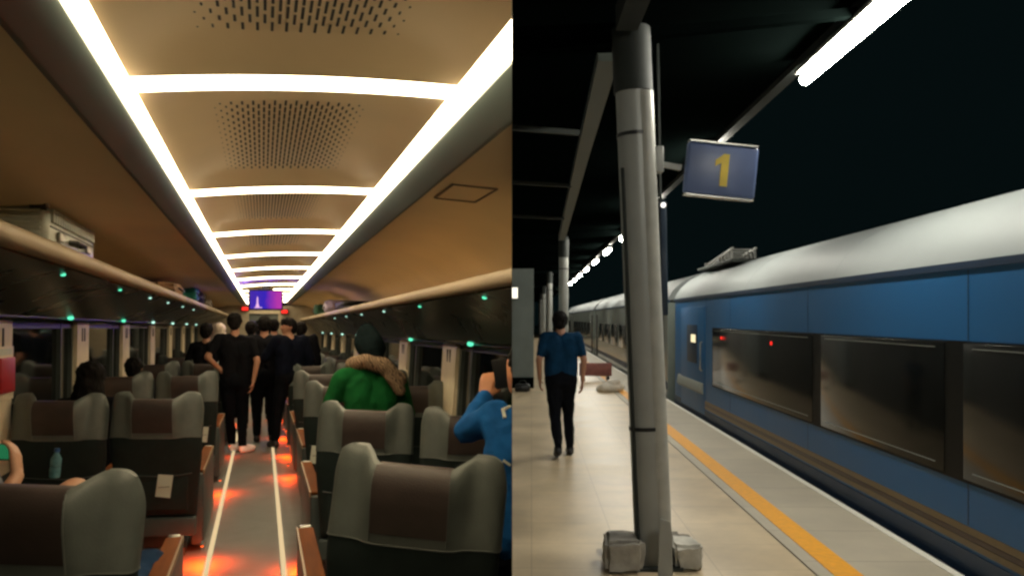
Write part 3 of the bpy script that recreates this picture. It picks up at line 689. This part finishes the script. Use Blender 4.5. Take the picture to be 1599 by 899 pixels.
rp = nt.nodes.new("ShaderNodeValToRGB"); rp.color_ramp.elements[0].color = (.07, .045, .03, 1); rp.color_ramp.elements[1].color = (.34, .23, .14, 1); rp.color_ramp.elements[1].position = .75
nt.links.new(wv.outputs[0], rp.inputs[0]); nt.links.new(rp.outputs[0], bs_.inputs["Base Color"])
organic("scarf", [((-.14, .04, 1.265), .055, (-.06, -.08, 1.29), .060, 0), ((-.06, -.08, 1.29), .062, (.08, -.11, 1.25), .068, 0), ((.08, -.11, 1.25), .066, (.20, -.12, 1.15), .055, 0),
                  ((.10, -.13, 1.22), .055, (.18, -.16, 1.06), .045, 0), ((.12, .02, 1.27), .055, (.05, .1, 1.27), .05, 0), ((-.14, .04, 1.265), .055, (-.05, .12, 1.25), .05, 0)], [scm], 'L', gp, .011, 3)
# blue jacket, phone
C_blue = cloth("blue_jacket", (.012, .095, .30))
p = at('L', 822, 640, 3.85)
bp_ = thing("person", "person in blue jacket at the right picture edge raising a phone", "person", 'L', (p.x, p.y, 0), (0, 0, R(16)))
FRb = (FL @ Matrix.Translation((p.x, p.y, 0)) @ Matrix.Rotation(R(16), 4, 'Z')).inverted()
def bl(u, v, Y): return FRb @ V(((u - 799.5) / F * Y, Y, CAMZ - (v - 496) / F * Y))
elb, wri, shd = bl(728, 672, 3.95), bl(757, 622, 4.15), bl(775, 652, 3.85)
cc_ = [((-.09, 0, .62), .13, (-.09, 0, 1.0), .125, 1), ((.09, 0, .62), .13, (.09, 0, 1.0), .125, 1), ((-.10, .0, 1.02), .105, tuple(shd), .085, 1), ((.12, 0, 1.10), .09, (0, 0, 1.14), .08, 1), ((-.10, 0, 1.06), .085, (0, 0, 1.14), .08, 1),
       (tuple(shd), .085, tuple(elb), .062, 1), (tuple(elb), .062, tuple(wri), .040, 1), ((0, 0, .52), .15, (0, .0, .60), .14, 2),
       ((-.1, .05, .52), .10, (-.14, .46, .55), .075, 2), ((.1, .05, .52), .10, (.14, .46, .55), .075, 2), ((-.14, .46, .55), .07, (-.14, .5, .1), .05, 2), ((.14, .46, .55), .07, (.14, .5, .1), .05, 2),
       ((.2, 0, 1.05), .085, (.3, .1, .8), .06, 1), ((.3, .1, .8), .06, (.15, .35, .8), .04, 1), ((0, 0, 1.14), .06, (0, .02, 1.27), .055, 0), ((0, .0, 1.33), .09, (0, .02, 1.37), .085, 0), ((0, .05, 1.28), .06, (0, .04, 1.33), .07, 0),
       ((-.14, .46, .10), .045, (-.14, .62, .05), .035, 4), ((.14, .46, .10), .045, (.14, .62, .05), .035, 4)]
hd_ = (bl(763, 585, 4.2) - wri)
cc_ += hand_caps(wri, hd_, V((.6, .6, 0)), 0, .55, 1.05)
organic("body", cc_, [mat("skin_warm", (.55, .24, .12), .5, var=.08), C_blue, C_blk2, HAIR, C_dks], 'L', bp_, .007, 3)
organic("hair", [((0, -.03, 1.36), .09, (0, .0, 1.40), .088, 0), ((0, -.04, 1.30), .075, (0, -.03, 1.34), .085, 0)], [HAIR], 'L', bp_, .01, 2)
# white marks printed on the jacket back are added below
mk = MB()
for (u0, v0, u1, v1) in ((774, 629, 794, 624), (786, 639, 797, 634), (785, 638, 788, 652), (786, 718, 797, 726)):
    # each stroke lies just off the cloth, found by casting a ray from the eye onto the body
    pts = []
    for u, v in ((u0, v0), (u1, v1)):
        o_ = bp_.children[0]; e0 = FRb @ V((0, 0, CAMZ)); d_ = (bl(u, v, 4) - e0).normalized()
        hit, loc_, nrm, _ = o_.ray_cast(e0, d_)
        if hit: pts.append(loc_ - d_ * .004)
    if len(pts) == 2: build("printed_mark", MB().bar(pts[0], pts[1], .014, .010), M_white, 'L', bp_)
q = bl(783, 583, 4.16)
ph = thing("phone", "black phone held up by the person in the blue jacket", "phone", 'L'); ph.matrix_world = FRb.inverted() @ Matrix.Translation(q) @ Matrix.Rotation(R(-12), 4, 'Y') @ Matrix.Rotation(R(-35), 4, 'Z')
build("case", MB().box(-.038, .038, -.005, .005, -.075, .075, 0, .004), M_black, 'L', ph)
build("camera_lens", MB().tube([(-.02, .005, .05), (-.02, .008, .05)], .008, 12), M_steel, 'L', ph)
# left: hand with phone, bare knee
KN = at('L', 118, 768, 3.72); HN = at('L', 27, 742, 3.42)
sp_ = thing("person", "seated person mostly outside the left edge, bare knee up, holding a phone", "person", 'L', (-1.28, sl(2.95, -1.28), 0))
I_ = (FL @ Matrix.Translation((-1.28, sl(2.95, -1.28), 0))).inverted() @ FL
kn, wr_ = I_ @ KN, I_ @ HN
dh = (I_ @ at('L', 22, 690, 3.46)) - wr_
cs = [((-.08, 0, .60), .11, (-.08, -.02, .95), .10, 1), ((.08, 0, .60), .11, (.08, -.02, .95), .10, 1), ((-.17, 0, 1.0), .07, (.17, 0, 1.0), .07, 1), ((0, 0, 1.02), .055, (0, .02, 1.10), .05, 0),
      ((0, .03, 1.16), .085, (0, .04, 1.20), .08, 0), ((0, 0, .56), .13, (.05, 0, .56), .13, 2), ((.10, .05, .56), .09, tuple(kn.lerp(V((.1, .05, .56)), .55)), .080, 2), (tuple(kn.lerp(V((.1, .05, .56)), .55)), .074, tuple(kn), .068, 0),
      (tuple(kn), .062, (kn.x - .03, kn.y + .10, .14), .042, 0), ((kn.x - .03, kn.y + .10, .12), .045, (kn.x - .03, kn.y + .25, .06), .035, 4),
      ((-.10, .05, .54), .09, (-.12, .45, .56), .065, 2), ((-.12, .45, .56), .06, (-.12, .5, .1), .045, 0), ((-.12, .46, .08), .045, (-.12, .62, .05), .035, 4),
      ((.17, 0, .99), .06, (.26, .18, .78), .045, 1), ((.26, .18, .78), .042, tuple(wr_), .027, 0), ((-.17, 0, .99), .06, (-.24, .12, .76), .045, 1), ((-.24, .12, .76), .04, (-.05, .34, .80), .027, 0)]
cs += hand_caps(wr_, dh, V((-1, .2, 0)), 0, .45, 1.05) + hand_caps(V((-.05, .34, .80)), V((.5, .5, .2)), V((0, 0, 1)), 0, .6)
organic("body", cs, [mat("skin_light", (.55, .30, .19), .5, var=.08), C_blk, C_blk2, HAIR, C_dks], 'L', sp_, .007, 3)
organic("hair", [((0, -.01, 1.19), .09, (0, .02, 1.23), .085, 0)], [HAIR], 'L', sp_, .01, 2)
q = at('L', 4, 705, 3.5); ph = thing("phone", "phone with green screen in the hand at the left edge", "phone", 'L', (q.x, q.y, q.z), (R(-15), R(6), R(10)))
build("case", MB().box(-.085, .045, -.004, .004, -.035, .035, 0, .004), M_black, 'L', ph)
build("screen", MB().box(-.075, .035, -.0062, -.0042, -.030, .030), emat("green_screen", (.02, .18, .07), .6), 'L', ph)
# denim jacket on the near left seat and bottle in the pocket
q = V((-.50, sl(3.30, -.52), .49))
tag(organic("jacket", [((0, -.2, .0), .07, (.03, .35, .02), .08, 0), ((-.06, -.1, .02), .06, (-.05, .3, .0), .06, 0), ((.03, .1, -.03), .08, (-.03, .3, -.03), .06, 0)], [cloth("denim", (.012, .035, .085))], 'L', None, .012, 3),
    "dark blue denim jacket bundled beside the near left armrest", "jacket").matrix_world = FL @ Matrix.Translation((q.x, q.y, q.z))
q = at('L', 85, 745, 5.25)
bt = thing("water_bottle", "small plastic water bottle in the pocket of a left window seat", "bottle", 'L', (q.x, q.y, q.z), (0, R(5), 0))
M_bot = mat("bottle_plastic", (.10, .25, .30), .15, var=.3, scale=20)
def lathe(pr, n=18, mi=0):
    m = MB(); m.add([(r * math.cos(2 * math.pi * k / n), r * math.sin(2 * math.pi * k / n), z) for r, z in pr for k in range(n)],
                    [(j * n + k, j * n + (k + 1) % n, (j + 1) * n + (k + 1) % n, (j + 1) * n + k) for j in range(len(pr) - 1) for k in range(n)] + [list(range(n)), list(range((len(pr) - 1) * n, len(pr) * n))], mi, True); return m
build("bottle_body", lathe([(.03, 0), (.033, .01), (.033, .06), (.030, .065), (.033, .07), (.033, .12), (.014, .155), (.014, .16)]), M_bot, 'L', bt)
build("bottle_cap", lathe([(.017, .1605), (.017, .182), (.014, .184)]), mat("blue_cap", (.02, .10, .30), .4), 'L', bt)

# ================================================================== THE PLATFORM
M_plat = tiles("platform_tiles", (.60, .475, .31), (.565, .45, .29), (.45, .35, .22), .60, .60, .34, .005, .24)
M_edgeT = tiles("edge_tiles", (.44, .39, .30), (.41, .365, .28), (.30, .26, .20), .9, .8, .5, .008)
M_yel = mat("yellow_line", (.85, .37, .008), .5, var=.1, scale=20)
M_wline = mat("white_line", (.72, .70, .62), .5, var=.1, scale=30)
M_conc = mat("concrete", (.34, .32, .28), .8, var=.25, scale=10, bump=.4, bscale=30)
M_paintg = mat("grey_paint", (.33, .34, .32), .42, var=.08, scale=4, metal=.1)
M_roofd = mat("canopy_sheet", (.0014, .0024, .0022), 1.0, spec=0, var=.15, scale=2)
M_beam = mat("canopy_steel", (.016, .021, .018), .7, var=.12, scale=5)
def st(name, mb, m, lab, kind="structure", **k): return tag(build(name, mb, m, 'R', **k), lab, kind=kind)
st("ground", MB().box(-60, 140, -10, 300, -1.30, -1.20), mat("ballast", (.05, .048, .042), .9, var=.5, scale=40, bump=.6), "dark ballast ground under the tracks")
st("platform", MB().box(-8, 1.79, -2, 130, -1.19, 0), M_plat, "beige tiled station platform")
st("platform_edge", MB().box(1.802, 2.715, -2, 130, -1.19, .0), M_edgeT, "pale paving along the platform edge beyond the dark joint")
st("platform_joint", MB().box(1.79, 1.802, -2, 130, -1.19, -.008), M_slot, "dark joint line in the platform floor")
st("yellow_line", MB().box(1.905, 2.085, -2, 130, .0005, .0045), M_yel, "yellow safety line painted along the platform")
st("white_edge_line", MB().box(2.655, 2.7145, -2, 130, .0005, .0045), M_wline, "white line on the platform brink")

# canopy
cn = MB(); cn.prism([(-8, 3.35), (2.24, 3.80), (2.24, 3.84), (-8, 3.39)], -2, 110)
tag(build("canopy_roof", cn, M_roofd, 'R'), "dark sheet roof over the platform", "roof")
tag(build("canopy_edge_beam", MB().box(2.24, 2.34, -2, 110, 3.74, 3.85), M_beam, 'R'), "long grey beam along the outer edge of the canopy", "beam")
# lamps
for k in range(-1, 13):
    y0 = 7.05 + 4.75 * k - 1.62 - (.35 if k == 0 else 0); y1 = 7.05 + 4.75 * k
    lab = "bright tube lamp under the canopy edge, %s one along the platform" % ORD[k] if k < 12 else "bright tube lamp farthest along the canopy edge"
    if k < 0: lab = "tube lamp added overhead beside the camera, out of the picture, to light the column"  # unseen lamp continuing the row, added to light column, sign and floor
    if k == 0: lab = "big bright tube lamp at the top of the picture above the blue train"
    t = thing("tube_lamp", lab, "lamp", 'R', (2.29, (y0 + y1) / 2, 3.62), group="tube lamps along the canopy edge"); hl = (y1 - y0) / 2
    build("housing", MB().box(-.085, .085, -hl, hl, .040, .080, 0, .008), M_paintg, 'R', t)
    build("tube", MB().tube([(0, -hl + .02, -.018), (0, hl - .02, -.010)], .043, 14), M_tube, 'R', t)
    for yy in (-hl * .7, hl * .7): build("bracket", MB().box(-.02, .02, yy - .02, yy + .02, .0805, .118), M_beam, 'R', t)
# near column: leaning slightly, with conduit, straps, base blocks
def col_thing(y, x, lab, near=False):
    if near:
        t = thing("steel_column", lab, "column", 'R', (x, y, 0), (0, R(-2.4), 0), "steel columns holding the platform canopy")
    else: t = thing("steel_column", lab, "column", 'R', (x, y, 0), group="steel columns holding the platform canopy")
    H_ = 3.52 if near else 3.6
    build("post", MB().tube([(0, 0, .0), (0, 0, 3.12)], .116, 32), M_paintg, 'R', t)
    build("capital", MB().tube([(0, 0, 3.10), (0, 0, H_)], .128, 32), M_beam, 'R', t)
    build("flange", MB().box(-.17, .17, -.17, .17, .0, .02), M_beam, 'R', t)
    for z in (.90, 2.82): build("strap", MB().tube([(0, 0, z - .012), (0, 0, z + .012)], .121, 32), M_black, 'R', t)
    if near:
        build("downpipe", MB().tube([(.062, -.062, .02), (.062, -.062, 3.09)], .058, 20), mat("pipe_grey", (.42, .42, .38), .4), 'R', t)
        build("cable", MB().tube([(-.10, -.07, .05), (-.10, -.07, 2.6)], .012, 8), M_beam, 'R', t)
    return t
C1 = col_thing(5.5, .80, "near leaning grey steel column holding the number sign", True)
CY = [20.5, 36, 52, 68, 84]
for i, y in enumerate(CY): col_thing(y, .79, "distant grey canopy column, %s one behind the near column" % ("first" if i == 0 else ORD[i]))
# base blocks
def rough_block(name, lab, x0, x1, y0, y1, z1, m, grp=None):
    bm = bmesh.new(); bmesh.ops.create_cube(bm, size=1); bmesh.ops.bevel(bm, geom=bm.edges[:], offset=.12, segments=2, affect='EDGES')
    bmesh.ops.subdivide_edges(bm, edges=bm.edges[:], cuts=5, use_grid_fill=True)
    for v in bm.verts:
        p = V(((x0 + x1) / 2 + v.co.x * (x1 - x0), (y0 + y1) / 2 + v.co.y * (y1 - y0), z1 / 2 + v.co.z * z1))
        d = noise.noise_vector(p * 9) * .022 + noise.noise_vector(p * 30) * .007
        if v.co.z < -.45: d.z = 0
        v.co = p + d
    return tag(build(name, MB().bm(bm, 0, True), m, 'R'), lab, "block", grp)
rough_block("concrete_block", "pale concrete block at the left foot of the near column", .47, .715, 5.27, 5.60, .20, M_conc, "concrete blocks round the column foot")
rough_block("concrete_block", "thin dark slab under the blocks behind the near column", .50, 1.10, 5.68, 5.9, .12, mat("old_concrete", (.20, .18, .15), .9, var=.3, scale=14, bump=.4), "concrete blocks round the column foot")
rough_block("concrete_block", "white capped block at the right foot of the near column", .915, 1.10, 5.34, 5.66, .16, mat("pale_concrete", (.52, .50, .44), .8, var=.2, bump=.3), "concrete blocks round the column foot")
tag(build("foot_plate", MB().prism([(.795, .001), (.885, .001), (.882, .24), (.872, .34), (.81, .36), (.80, .24)], 5.245, 5.262), M_paintg, 'R'), "upright grey steel plate at the column foot", "plate")

# number sign
M_sign = mat("sign_blue", (.12, .17, .34), .35, var=.25, scale=2.2)
p = at('R', 1125, 267, 5.45)
sg = thing("platform_sign", "blue platform sign with yellow number 1 beside the near column", "sign", 'R', (p.x, p.y, p.z), (0, R(5.5), R(3)))
build("panel", MB().box(-.235, .235, -.03, .03, -.17, .17, 0, .022), M_sign, 'R', sg)
build("rim", MB().box(-.225, .225, -.034, .034, .171, .18), M_steel, 'R', sg)
build("rim", MB().box(-.225, .225, -.034, .034, -.181, -.171), M_steel, 'R', sg)
one = [(-.008, -.105), (.042, -.105), (.042, .105), (.004, .105), (-.045, .062), (-.045, .022), (-.008, .045)]
build("number", MB().prism(one, -.036, -.0305), mat("sign_yellow", (.88, .66, .08), .5), 'R', sg)
br = thing("sign_bracket", "pale bracket box holding the number sign to the column", "bracket", 'R')
a_ = at('R', 1028, 250, 5.45); b_ = at('R', 1063, 262, 5.47)
build("clamp_box", MB().box(a_.x - .04, a_.x + .03, a_.y - .04, a_.y + .04, a_.z - .085, a_.z + .085, 0, .008), M_paintg, 'R', br)
build("arm", MB().bar((a_.x + .031, a_.y, a_.z - .03), (b_.x, b_.y, b_.z), .03, .035), M_paintg, 'R', br)
# narrow dark board on the far side of the column
a_ = at('R', 1033, 405, 6.4)
nb = thing("narrow_board", "narrow dark blue board hanging right of the near column", "board", 'R', (a_.x, a_.y, a_.z), (0, R(-1), 0))
build("panel", MB().box(-.026, .026, -.12, .12, -.43, .43, 0, .008), mat("dark_blue_board", (.010, .022, .040), .4), 'R', nb)
build("hanger", MB().box(-.008, .008, -.02, .02, .4305, 3.72 - a_.z), M_beam, 'R', nb)
build("marker_lamp", MB().sphere((.0, -.13, .40), .02), emat("marker_glow", (1, .95, .85), 1.6), 'R', nb)
# rafters and braces of the canopy
def beam(lab, pts, w, h, grp="beams and braces under the canopy"):
    m = MB()
    for a, b in zip(pts[:-1], pts[1:]): m.bar(a, b, w, h)
    return tag(build("canopy_beam", m, M_roofd if "rafter" in lab else M_beam, 'R'), lab, "beam", grp)
nd = C1.matrix_world; n1 = FI['R'] @ (nd @ V((0, 0, 3.50)))
beam("roof rafter running from the near column top to the left", [(-6, n1.y + .3, 3.36), (n1.x - .1, n1.y + .05, 3.48)], .12, .16)
beam("roof rafter running from the near column top out to the canopy edge", [(n1.x + .1, n1.y + .05, 3.50), (2.23, n1.y + .3, 3.72)], .08, .06)
beam("thick girder running along the canopy over the near column towards the camera", [(n1.x - .05, n1.y - .2, 3.52), (n1.x + .05, .2, 3.55)], .14, .16)
br_ = beam("long pale brace sloping from the second column up to the near column", [tuple(at('R', 877, 372, 19.5)), tuple(at('R', 912, 230, 9.6)), tuple(at('R', 950, 85, 6.05))], .15, .10)
br_.data.materials.clear(); br_.data.materials.append(mat("brace_steel", (.075, .090, .078), .6))
for i, (v0, v1, Y) in enumerate(((197, 208, 8.2), (283, 290, 12.0), (336, 341, 15.5))):
    a = at('R', 770, v0, Y); b = at('R', 905 - i * 12, v1, Y)
    beam("thin cross purlin left of the long brace, %s from the camera" % ORD[i] if i else "thin cross purlin left of the long brace, nearest of three", [tuple(a), tuple(b)], .06, .05)
for i, y in enumerate(CY[:3]):
    beam("roof rafter above distant column, %s from the near column" % ("first" if i == 0 else ORD[i]), [(-6, y, 3.37), (.79, y, 3.60), (2.23, y, 3.72)], .14, .14)

# kiosk wall far left with lit sign
kw = thing("station_building", "grey station building wall beyond the walking person", "building", 'R', (-2.0, 19.2, 0))
build("wall", MB().box(-4, 2.05, 0, 3.5, 0, 2.75), mat("grey_render", (.16, .19, .18), .7, var=.15, scale=2), 'R', kw)
build("plinth", MB().box(-4, 2.055, -.03, -.002, 0, .25), M_roofd, 'R', kw)
q = at('R', 803, 457, 19.0)
ls = thing("lit_sign", "small lit white box sign on the grey station wall", "sign", 'R', (q.x, 19.08, q.z))
build("box", MB().box(-.3, .09, 0, .1, -.14, .14, 0, .01), M_paintg, 'R', ls)
build("face", MB().box(-.28, .075, -.006, -.0015, -.12, .12), emat("sign_glow", (1, .92, .75), 1.3), 'R', ls)
# small things down the platform
q = at('R', 957, 603, 18.2)
o = organic("sack_pile", [((-.2, 0, .10), .10, (.15, .05, .10), .11, 0), ((-.05, .05, .18), .10, (.1, .0, .22), .07, 0), ((-.3, .1, .06), .07, (-.1, .1, .1), .09, 0)], [mat("white_sheet", (.66, .62, .54), .7, bump=.5, bscale=9)], 'R', None, .018, 2)
o.matrix_world = FR @ Matrix.Translation((q.x, q.y, .0)); tag(o, "white covered bundle on the platform behind the column", "bundle")
q = at('R', 930, 590, 21.5)
rb = thing("barrier", "low red barrier on the far platform beside the walking person", "barrier", 'R', (q.x, q.y, 0))
build("panel", MB().box(-.42, .42, -.03, .03, .12, .46, 0, .04), mat("dull_red", (.20, .07, .06), .6, var=.2), 'R', rb)
build("foot", MB().box(-.34, -.28, -.18, .18, 0, .12, 0, .01), M_black, 'R', rb); build("foot", MB().box(.28, .34, -.18, .18, 0, .12, 0, .01), M_black, 'R', rb)
# walking person
q = at('R', 876, 600, 9.75)
person("person in blue shirt and black trousers walking away along the platform", 'R', (q.x, q.y, 0), (0, 0, R(3)),
       dict(elL=(-.262, -.05, 1.13), wrL=(-.245, .06, .90), elR=(.262, -.07, 1.13), wrR=(.25, -.02, .89), hipL=(-.085, 0, .9), hipR=(.085, 0, .9), knL=(-.07, .0, .49), anL=(-.05, -.20, .13), knR=(.095, .12, .50), anR=(.115, .10, .085), toeL=(-.055, -.05, .04), head=(-.01, .02, 1.58)),
       [SKIN, cloth("blue_shirt", (.006, .034, .080)), C_blk2, HAIR, C_dks], sleeve='short', bulk=1.17)

# ------------------------------------------------------------------ trains on the right
M_tblue = mat("train_blue", (.002, .098, .275), .48, var=.05, scale=1.5)
M_tdark = mat("train_dark_blue", (.003, .022, .060), .5, var=.08, scale=2)
M_troof = mat("train_roof", (.235, .26, .262), .6, var=.10, scale=.8, metal=.15)
M_tglass = mat("train_glass", (.004, .005, .005), .13, var=.15, scale=2, spec=.19)
M_gold = mat("gold_stripe", (.13, .085, .03), .4, var=.15, scale=6)
M_tbrown = mat("brown_stripe", (.045, .022, .015), .4)
M_tgrey = mat("train_grey", (.17, .20, .18), .3, var=.12, scale=2, coat=.3)
M_tline = mat("pale_line", (.20, .22, .20), .5)
XS = 2.80
def roof_prof(o=0.):
    pts = [(XS, 1.985), (XS + .03, 2.06), (XS + .12, 2.20), (XS + .30, 2.36), (XS + .58, 2.50), (XS + .95, 2.60), (XS + 1.40, 2.64)]
    pts += [(2 * (XS + 1.40) - x, z) for x, z in pts[-2::-1]]
    return pts
def train(name, label, y0, y1, body, near):
    t = thing(name, label, "train carriage", 'R', (0, y0, 0)); L_ = y1 - y0; XE = XS + 2.8
    r = MB().prism(roof_prof(), 0, L_, 0, True)
    if near: 
        for k in range(int(L_ / 3.2)): r.sheet([(x, z + .002) for x, z in roof_prof()], 1 + k * 3.2, 1.015 + k * 3.2, 0, -.004)
    build("roof", r, M_troof, 'R', t)
    build("gutter", MB().box(XS - .012, XS + .05, 0, L_, 1.935, 1.984), M_tdark, 'R', t)
    if near:
        build("body", MB().box(XS, XE, 0, L_ - .10, -.95, 1.934).box(XS + .06, XE - .06, L_ - .0999, L_, -.95, 1.934), M_tblue, 'R', t)
        build("lower_panel", MB().box(XS - .008, XS - .001, 0, L_ - .1, -.75, .13), M_tdark, 'R', t)
        for yy in (1.6, 4.9, 8.2, 11.3, 14.6, 16.2):
            build("seam", MB().box(XS - .0016, XS - .0004, yy, yy + .012, 1.475, 1.93), M_tdark, 'R', t)
            build("seam", MB().box(XS - .0016, XS - .0004, yy, yy + .012, .292, .555), M_tdark, 'R', t)
        s = MB().box(XS - .006, XS - .001, 0, L_ - 1.2, .155, .20, 0).box(XS - .006, XS - .001, 0, L_ - 1.2, .204, .234, 1).box(XS - .006, XS - .001, 0, L_ - 1.2, .238, .285, 0)
        build("stripe", s, [M_gold, M_tbrown], 'R', t)
        # windows, measured from the camera: world depth
        for a, b in ((-2.6, -.6), (-.5, 2.9), (3.0, 5.45), (5.7, 8.1), (8.35, 12.9)):
            w = build("window", MB().box(XS - .010, XS - .001, a - y0, b - y0, .58, 1.455, 0, .003), M_tglass, 'R', t)
            fr = MB().box(XS - .016, XS - .0105, a - y0 + .12, b - y0 - .12, 1.419, 1.424).box(XS - .016, XS - .0105, a - y0 + .12, b - y0 - .12, .630, .635)
            build("window_trim", fr, M_tline, 'R', w)
        build("window_band", MB().box(XS - .006, XS - .0008, -2.6 - y0, 12.95 - y0, .56, 1.47), mat('window_band_black', (.004, .005, .005), .5, spec=.12), 'R', t)
        for y, z in ((12.3, 1.325), (9.75, 1.325)):
            build("red_reflection", MB().tube([(XS - .0105, y - y0, z), (XS - .02, y - y0, z)], .022, 12), M_red, 'R', t)  # glowing red discs stand in for lights reflected in the window glass
        d = build("door", MB().box(XS - .009, XS - .001, 13.5 - y0, 15.6 - y0, .05, 1.80, 0, .003), M_tblue, 'R', t)
        build("door_window", MB().box(XS - .014, XS - .0095, 14.1 - y0, 15.0 - y0, .85, 1.50, 0, .002), M_tdark, 'R', d)
        build("door_handle", MB().tube([(XS - .012, 13.7 - y0, .75), (XS - .04, 13.7 - y0, .78), (XS - .04, 13.7 - y0, 1.2), (XS - .012, 13.7 - y0, 1.23)], .012, 8), M_steel, 'R', d)
        build("door_light", MB().box(XS - .02, XS - .0145, 14.22 - y0, 14.60 - y0, 1.20, 1.335), emat("door_lamp", (1, .85, .5), .9), 'R', t)
        build("step_panel", MB().prism([(XS - .04, .40), (XS - .001, .36), (XS - .001, .56), (XS - .02, .54)], 13.6 - y0, 15.9 - y0), M_tline, 'R', t)
    else:
        build("body", MB().box(XS, XE, 0, L_, -.95, 1.934), body, 'R', t)
        for k in range(int((L_ - 3) / 2.6)):
            build("window", MB().box(XS - .010, XS - .001, 2.2 + k * 2.6, 4.3 + k * 2.6, .7, 1.4, 0, .003), M_tglass, 'R', t)
        build("stripe", MB().box(XS - .006, XS - .001, 0, L_, .15, .30), M_tdark, 'R', t)
        for a in (.5, L_ - 1.6): build("door", MB().box(XS - .012, XS - .001, a, a + 1.0, .02, 1.75, 0, .004), M_tblue if a < 1 and False else M_beam, 'R', t)
    for k in (2.5, L_ - 4.5):
        bg_ = MB().box(XS + .3, XS + 2.4, k, k + 2.4, -1.0, -.955)
        for yy in (k + .4, k + 2.0):
            for xx in (XS + .55, XS + 2.0): bg_.tube([(xx, yy, -.78), (xx + .12, yy, -.78)], .42, 20)
        build("bogie", bg_, M_black, 'R', t)
    return t
train("train_carriage", "blue train carriage with silver roof beside the platform edge", -2.8, 16.4, M_tblue, True)
train("train_carriage", "grey train carriage coupled beyond the blue one", 17.2, 36.8, M_tgrey, False)
train("train_carriage", "farther grey train carriage, second beyond the blue one", 37.6, 57.2, M_tgrey, False)
train("train_carriage", "farthest grey train carriage near the vanishing point", 58, 78, M_tgrey, False)
tag(build("gangway", MB().box(XS + .7, XS + 2.1, 16.41, 17.19, -.2, 2.2, 0, .05), M_black, 'R'), "black gangway bellows between blue and grey carriages", "gangway")
# roof gear
rg = thing("roof_gear", "steel frame equipment on the roof end of the blue carriage", "roof equipment", 'R', (XS + .55, 14.3, 2.50))
build("base", MB().box(-.22, .30, -1.2, 1.5, .0, .05, 0, .015), M_beam, 'R', rg)
build("housing", MB().box(-.16, .22, -.5, .35, .051, .15, 0, .03), M_paintg, 'R', rg)
m = MB()
for i, a in enumerate(np.linspace(-1.15, -.3, 5)):
    m.bar((-.20, a, .05), (-.20, a + .04, .20 - .02 * i), .03, .03); m.bar((.16, a, .05), (.16, a + .04, .20 - .02 * i), .03, .03)
    m.bar((-.20, a, .19 - .02 * i), (.16, a, .19 - .02 * i), .02, .02)
m.bar((-.20, -1.2, .21), (-.20, .6, .07), .03, .03).bar((.16, -1.2, .21), (.16, .6, .07), .03, .03)
build("rack_frame", m, M_steel, 'R', rg)
build("arm", MB().bar((-.05, .3, .12), (-.05, 1.9, .06), .04, .04).bar((.10, .3, .12), (.10, 1.9, .06), .04, .04).bar((-.2, .9, .09), (.25, 1.0, .09), .04, .04), M_steel, 'R', rg)
q = at('R', 816, 611, 18.3)
bd = thing("duffel_bag", "small dark bag on the floor before the grey station wall", "bag", 'R', (q.x, q.y, 0))
build("body", MB().box(-.17, .17, -.12, .12, .0, .17, 0, .06), M_black, 'R', bd)
build("strap", MB().tube([(-.1, 0, .16), (-.05, 0, .24), (.05, 0, .24), (.1, 0, .16)], .012, 6), M_beam, 'R', bd)

# ================================================================== partition added to keep light from crossing between the two places, and the cut along it
def cut(o, s):
    M = o.matrix_world; xs_ = [(M @ V(c)).x for c in o.bound_box]
    lo, hi = min(xs_) * s, max(xs_) * s
    if s < 0: lo, hi = hi, lo
    # s=+1: keep x<0 ; s=-1: keep x>0
    if max(x * s for x in xs_) <= 0: return True
    if min(x * s for x in xs_) >= 0: return False
    if o.data.users > 1: o.data = o.data.copy()
    bm = bmesh.new(); bm.from_mesh(o.data); I = M.inverted()
    bmesh.ops.bisect_plane(bm, geom=bm.verts[:] + bm.edges[:] + bm.faces[:], plane_co=I @ V((-.0006 * s, 0, 0)), plane_no=(M.to_3x3().transposed() @ V((s, 0, 0))).normalized(), clear_outer=True)
    n = len(bm.faces); bm.to_mesh(o.data); bm.free()
    return n > 0
bpy.context.view_layer.update()
for o in list(scene.objects):
    sd_ = SIDE.get(o.name)
    if o.type == 'MESH' and sd_ and not cut(o, 1 if sd_ == 'L' else -1):
        for ch in list(o.children): ch.parent = None
        bpy.data.objects.remove(o)
for o in list(scene.objects):
    if o.type == 'EMPTY' and not any(c.type == 'MESH' for c in o.children):
        for ch in list(o.children): bpy.data.objects.remove(ch)
        bpy.data.objects.remove(o)
for o in list(scene.objects):       # parts whose carrier was cut away entirely
    if o.type == 'MESH' and o.parent is None and "label" not in o and "kind" not in o: bpy.data.objects.remove(o)
pw = MB(); T = .00022
for y0, y1 in ((.12, 75.),):
    pw.add([(-T * y0, y0, -1.19), (T * y0, y0, -1.19), (T * y1, y1, -1.19), (-T * y1, y1, -1.19), (-T * y0, y0, 6), (T * y0, y0, 6), (T * y1, y1, 6), (-T * y1, y1, 6)],
           [(0, 3, 2, 1), (4, 5, 6, 7), (0, 1, 5, 4), (1, 2, 6, 5), (2, 3, 7, 6), (3, 0, 4, 7)])
pw.box(-.02, .02, -3.5, -.12, -1.19, 6)
o = build("added_partition", pw, mat("partition_paint", (.10, .10, .09), .8), 'X', None, Matrix.Identity(4)); tag(o, "thin dark partition added to keep carriage and platform light apart", kind="structure")
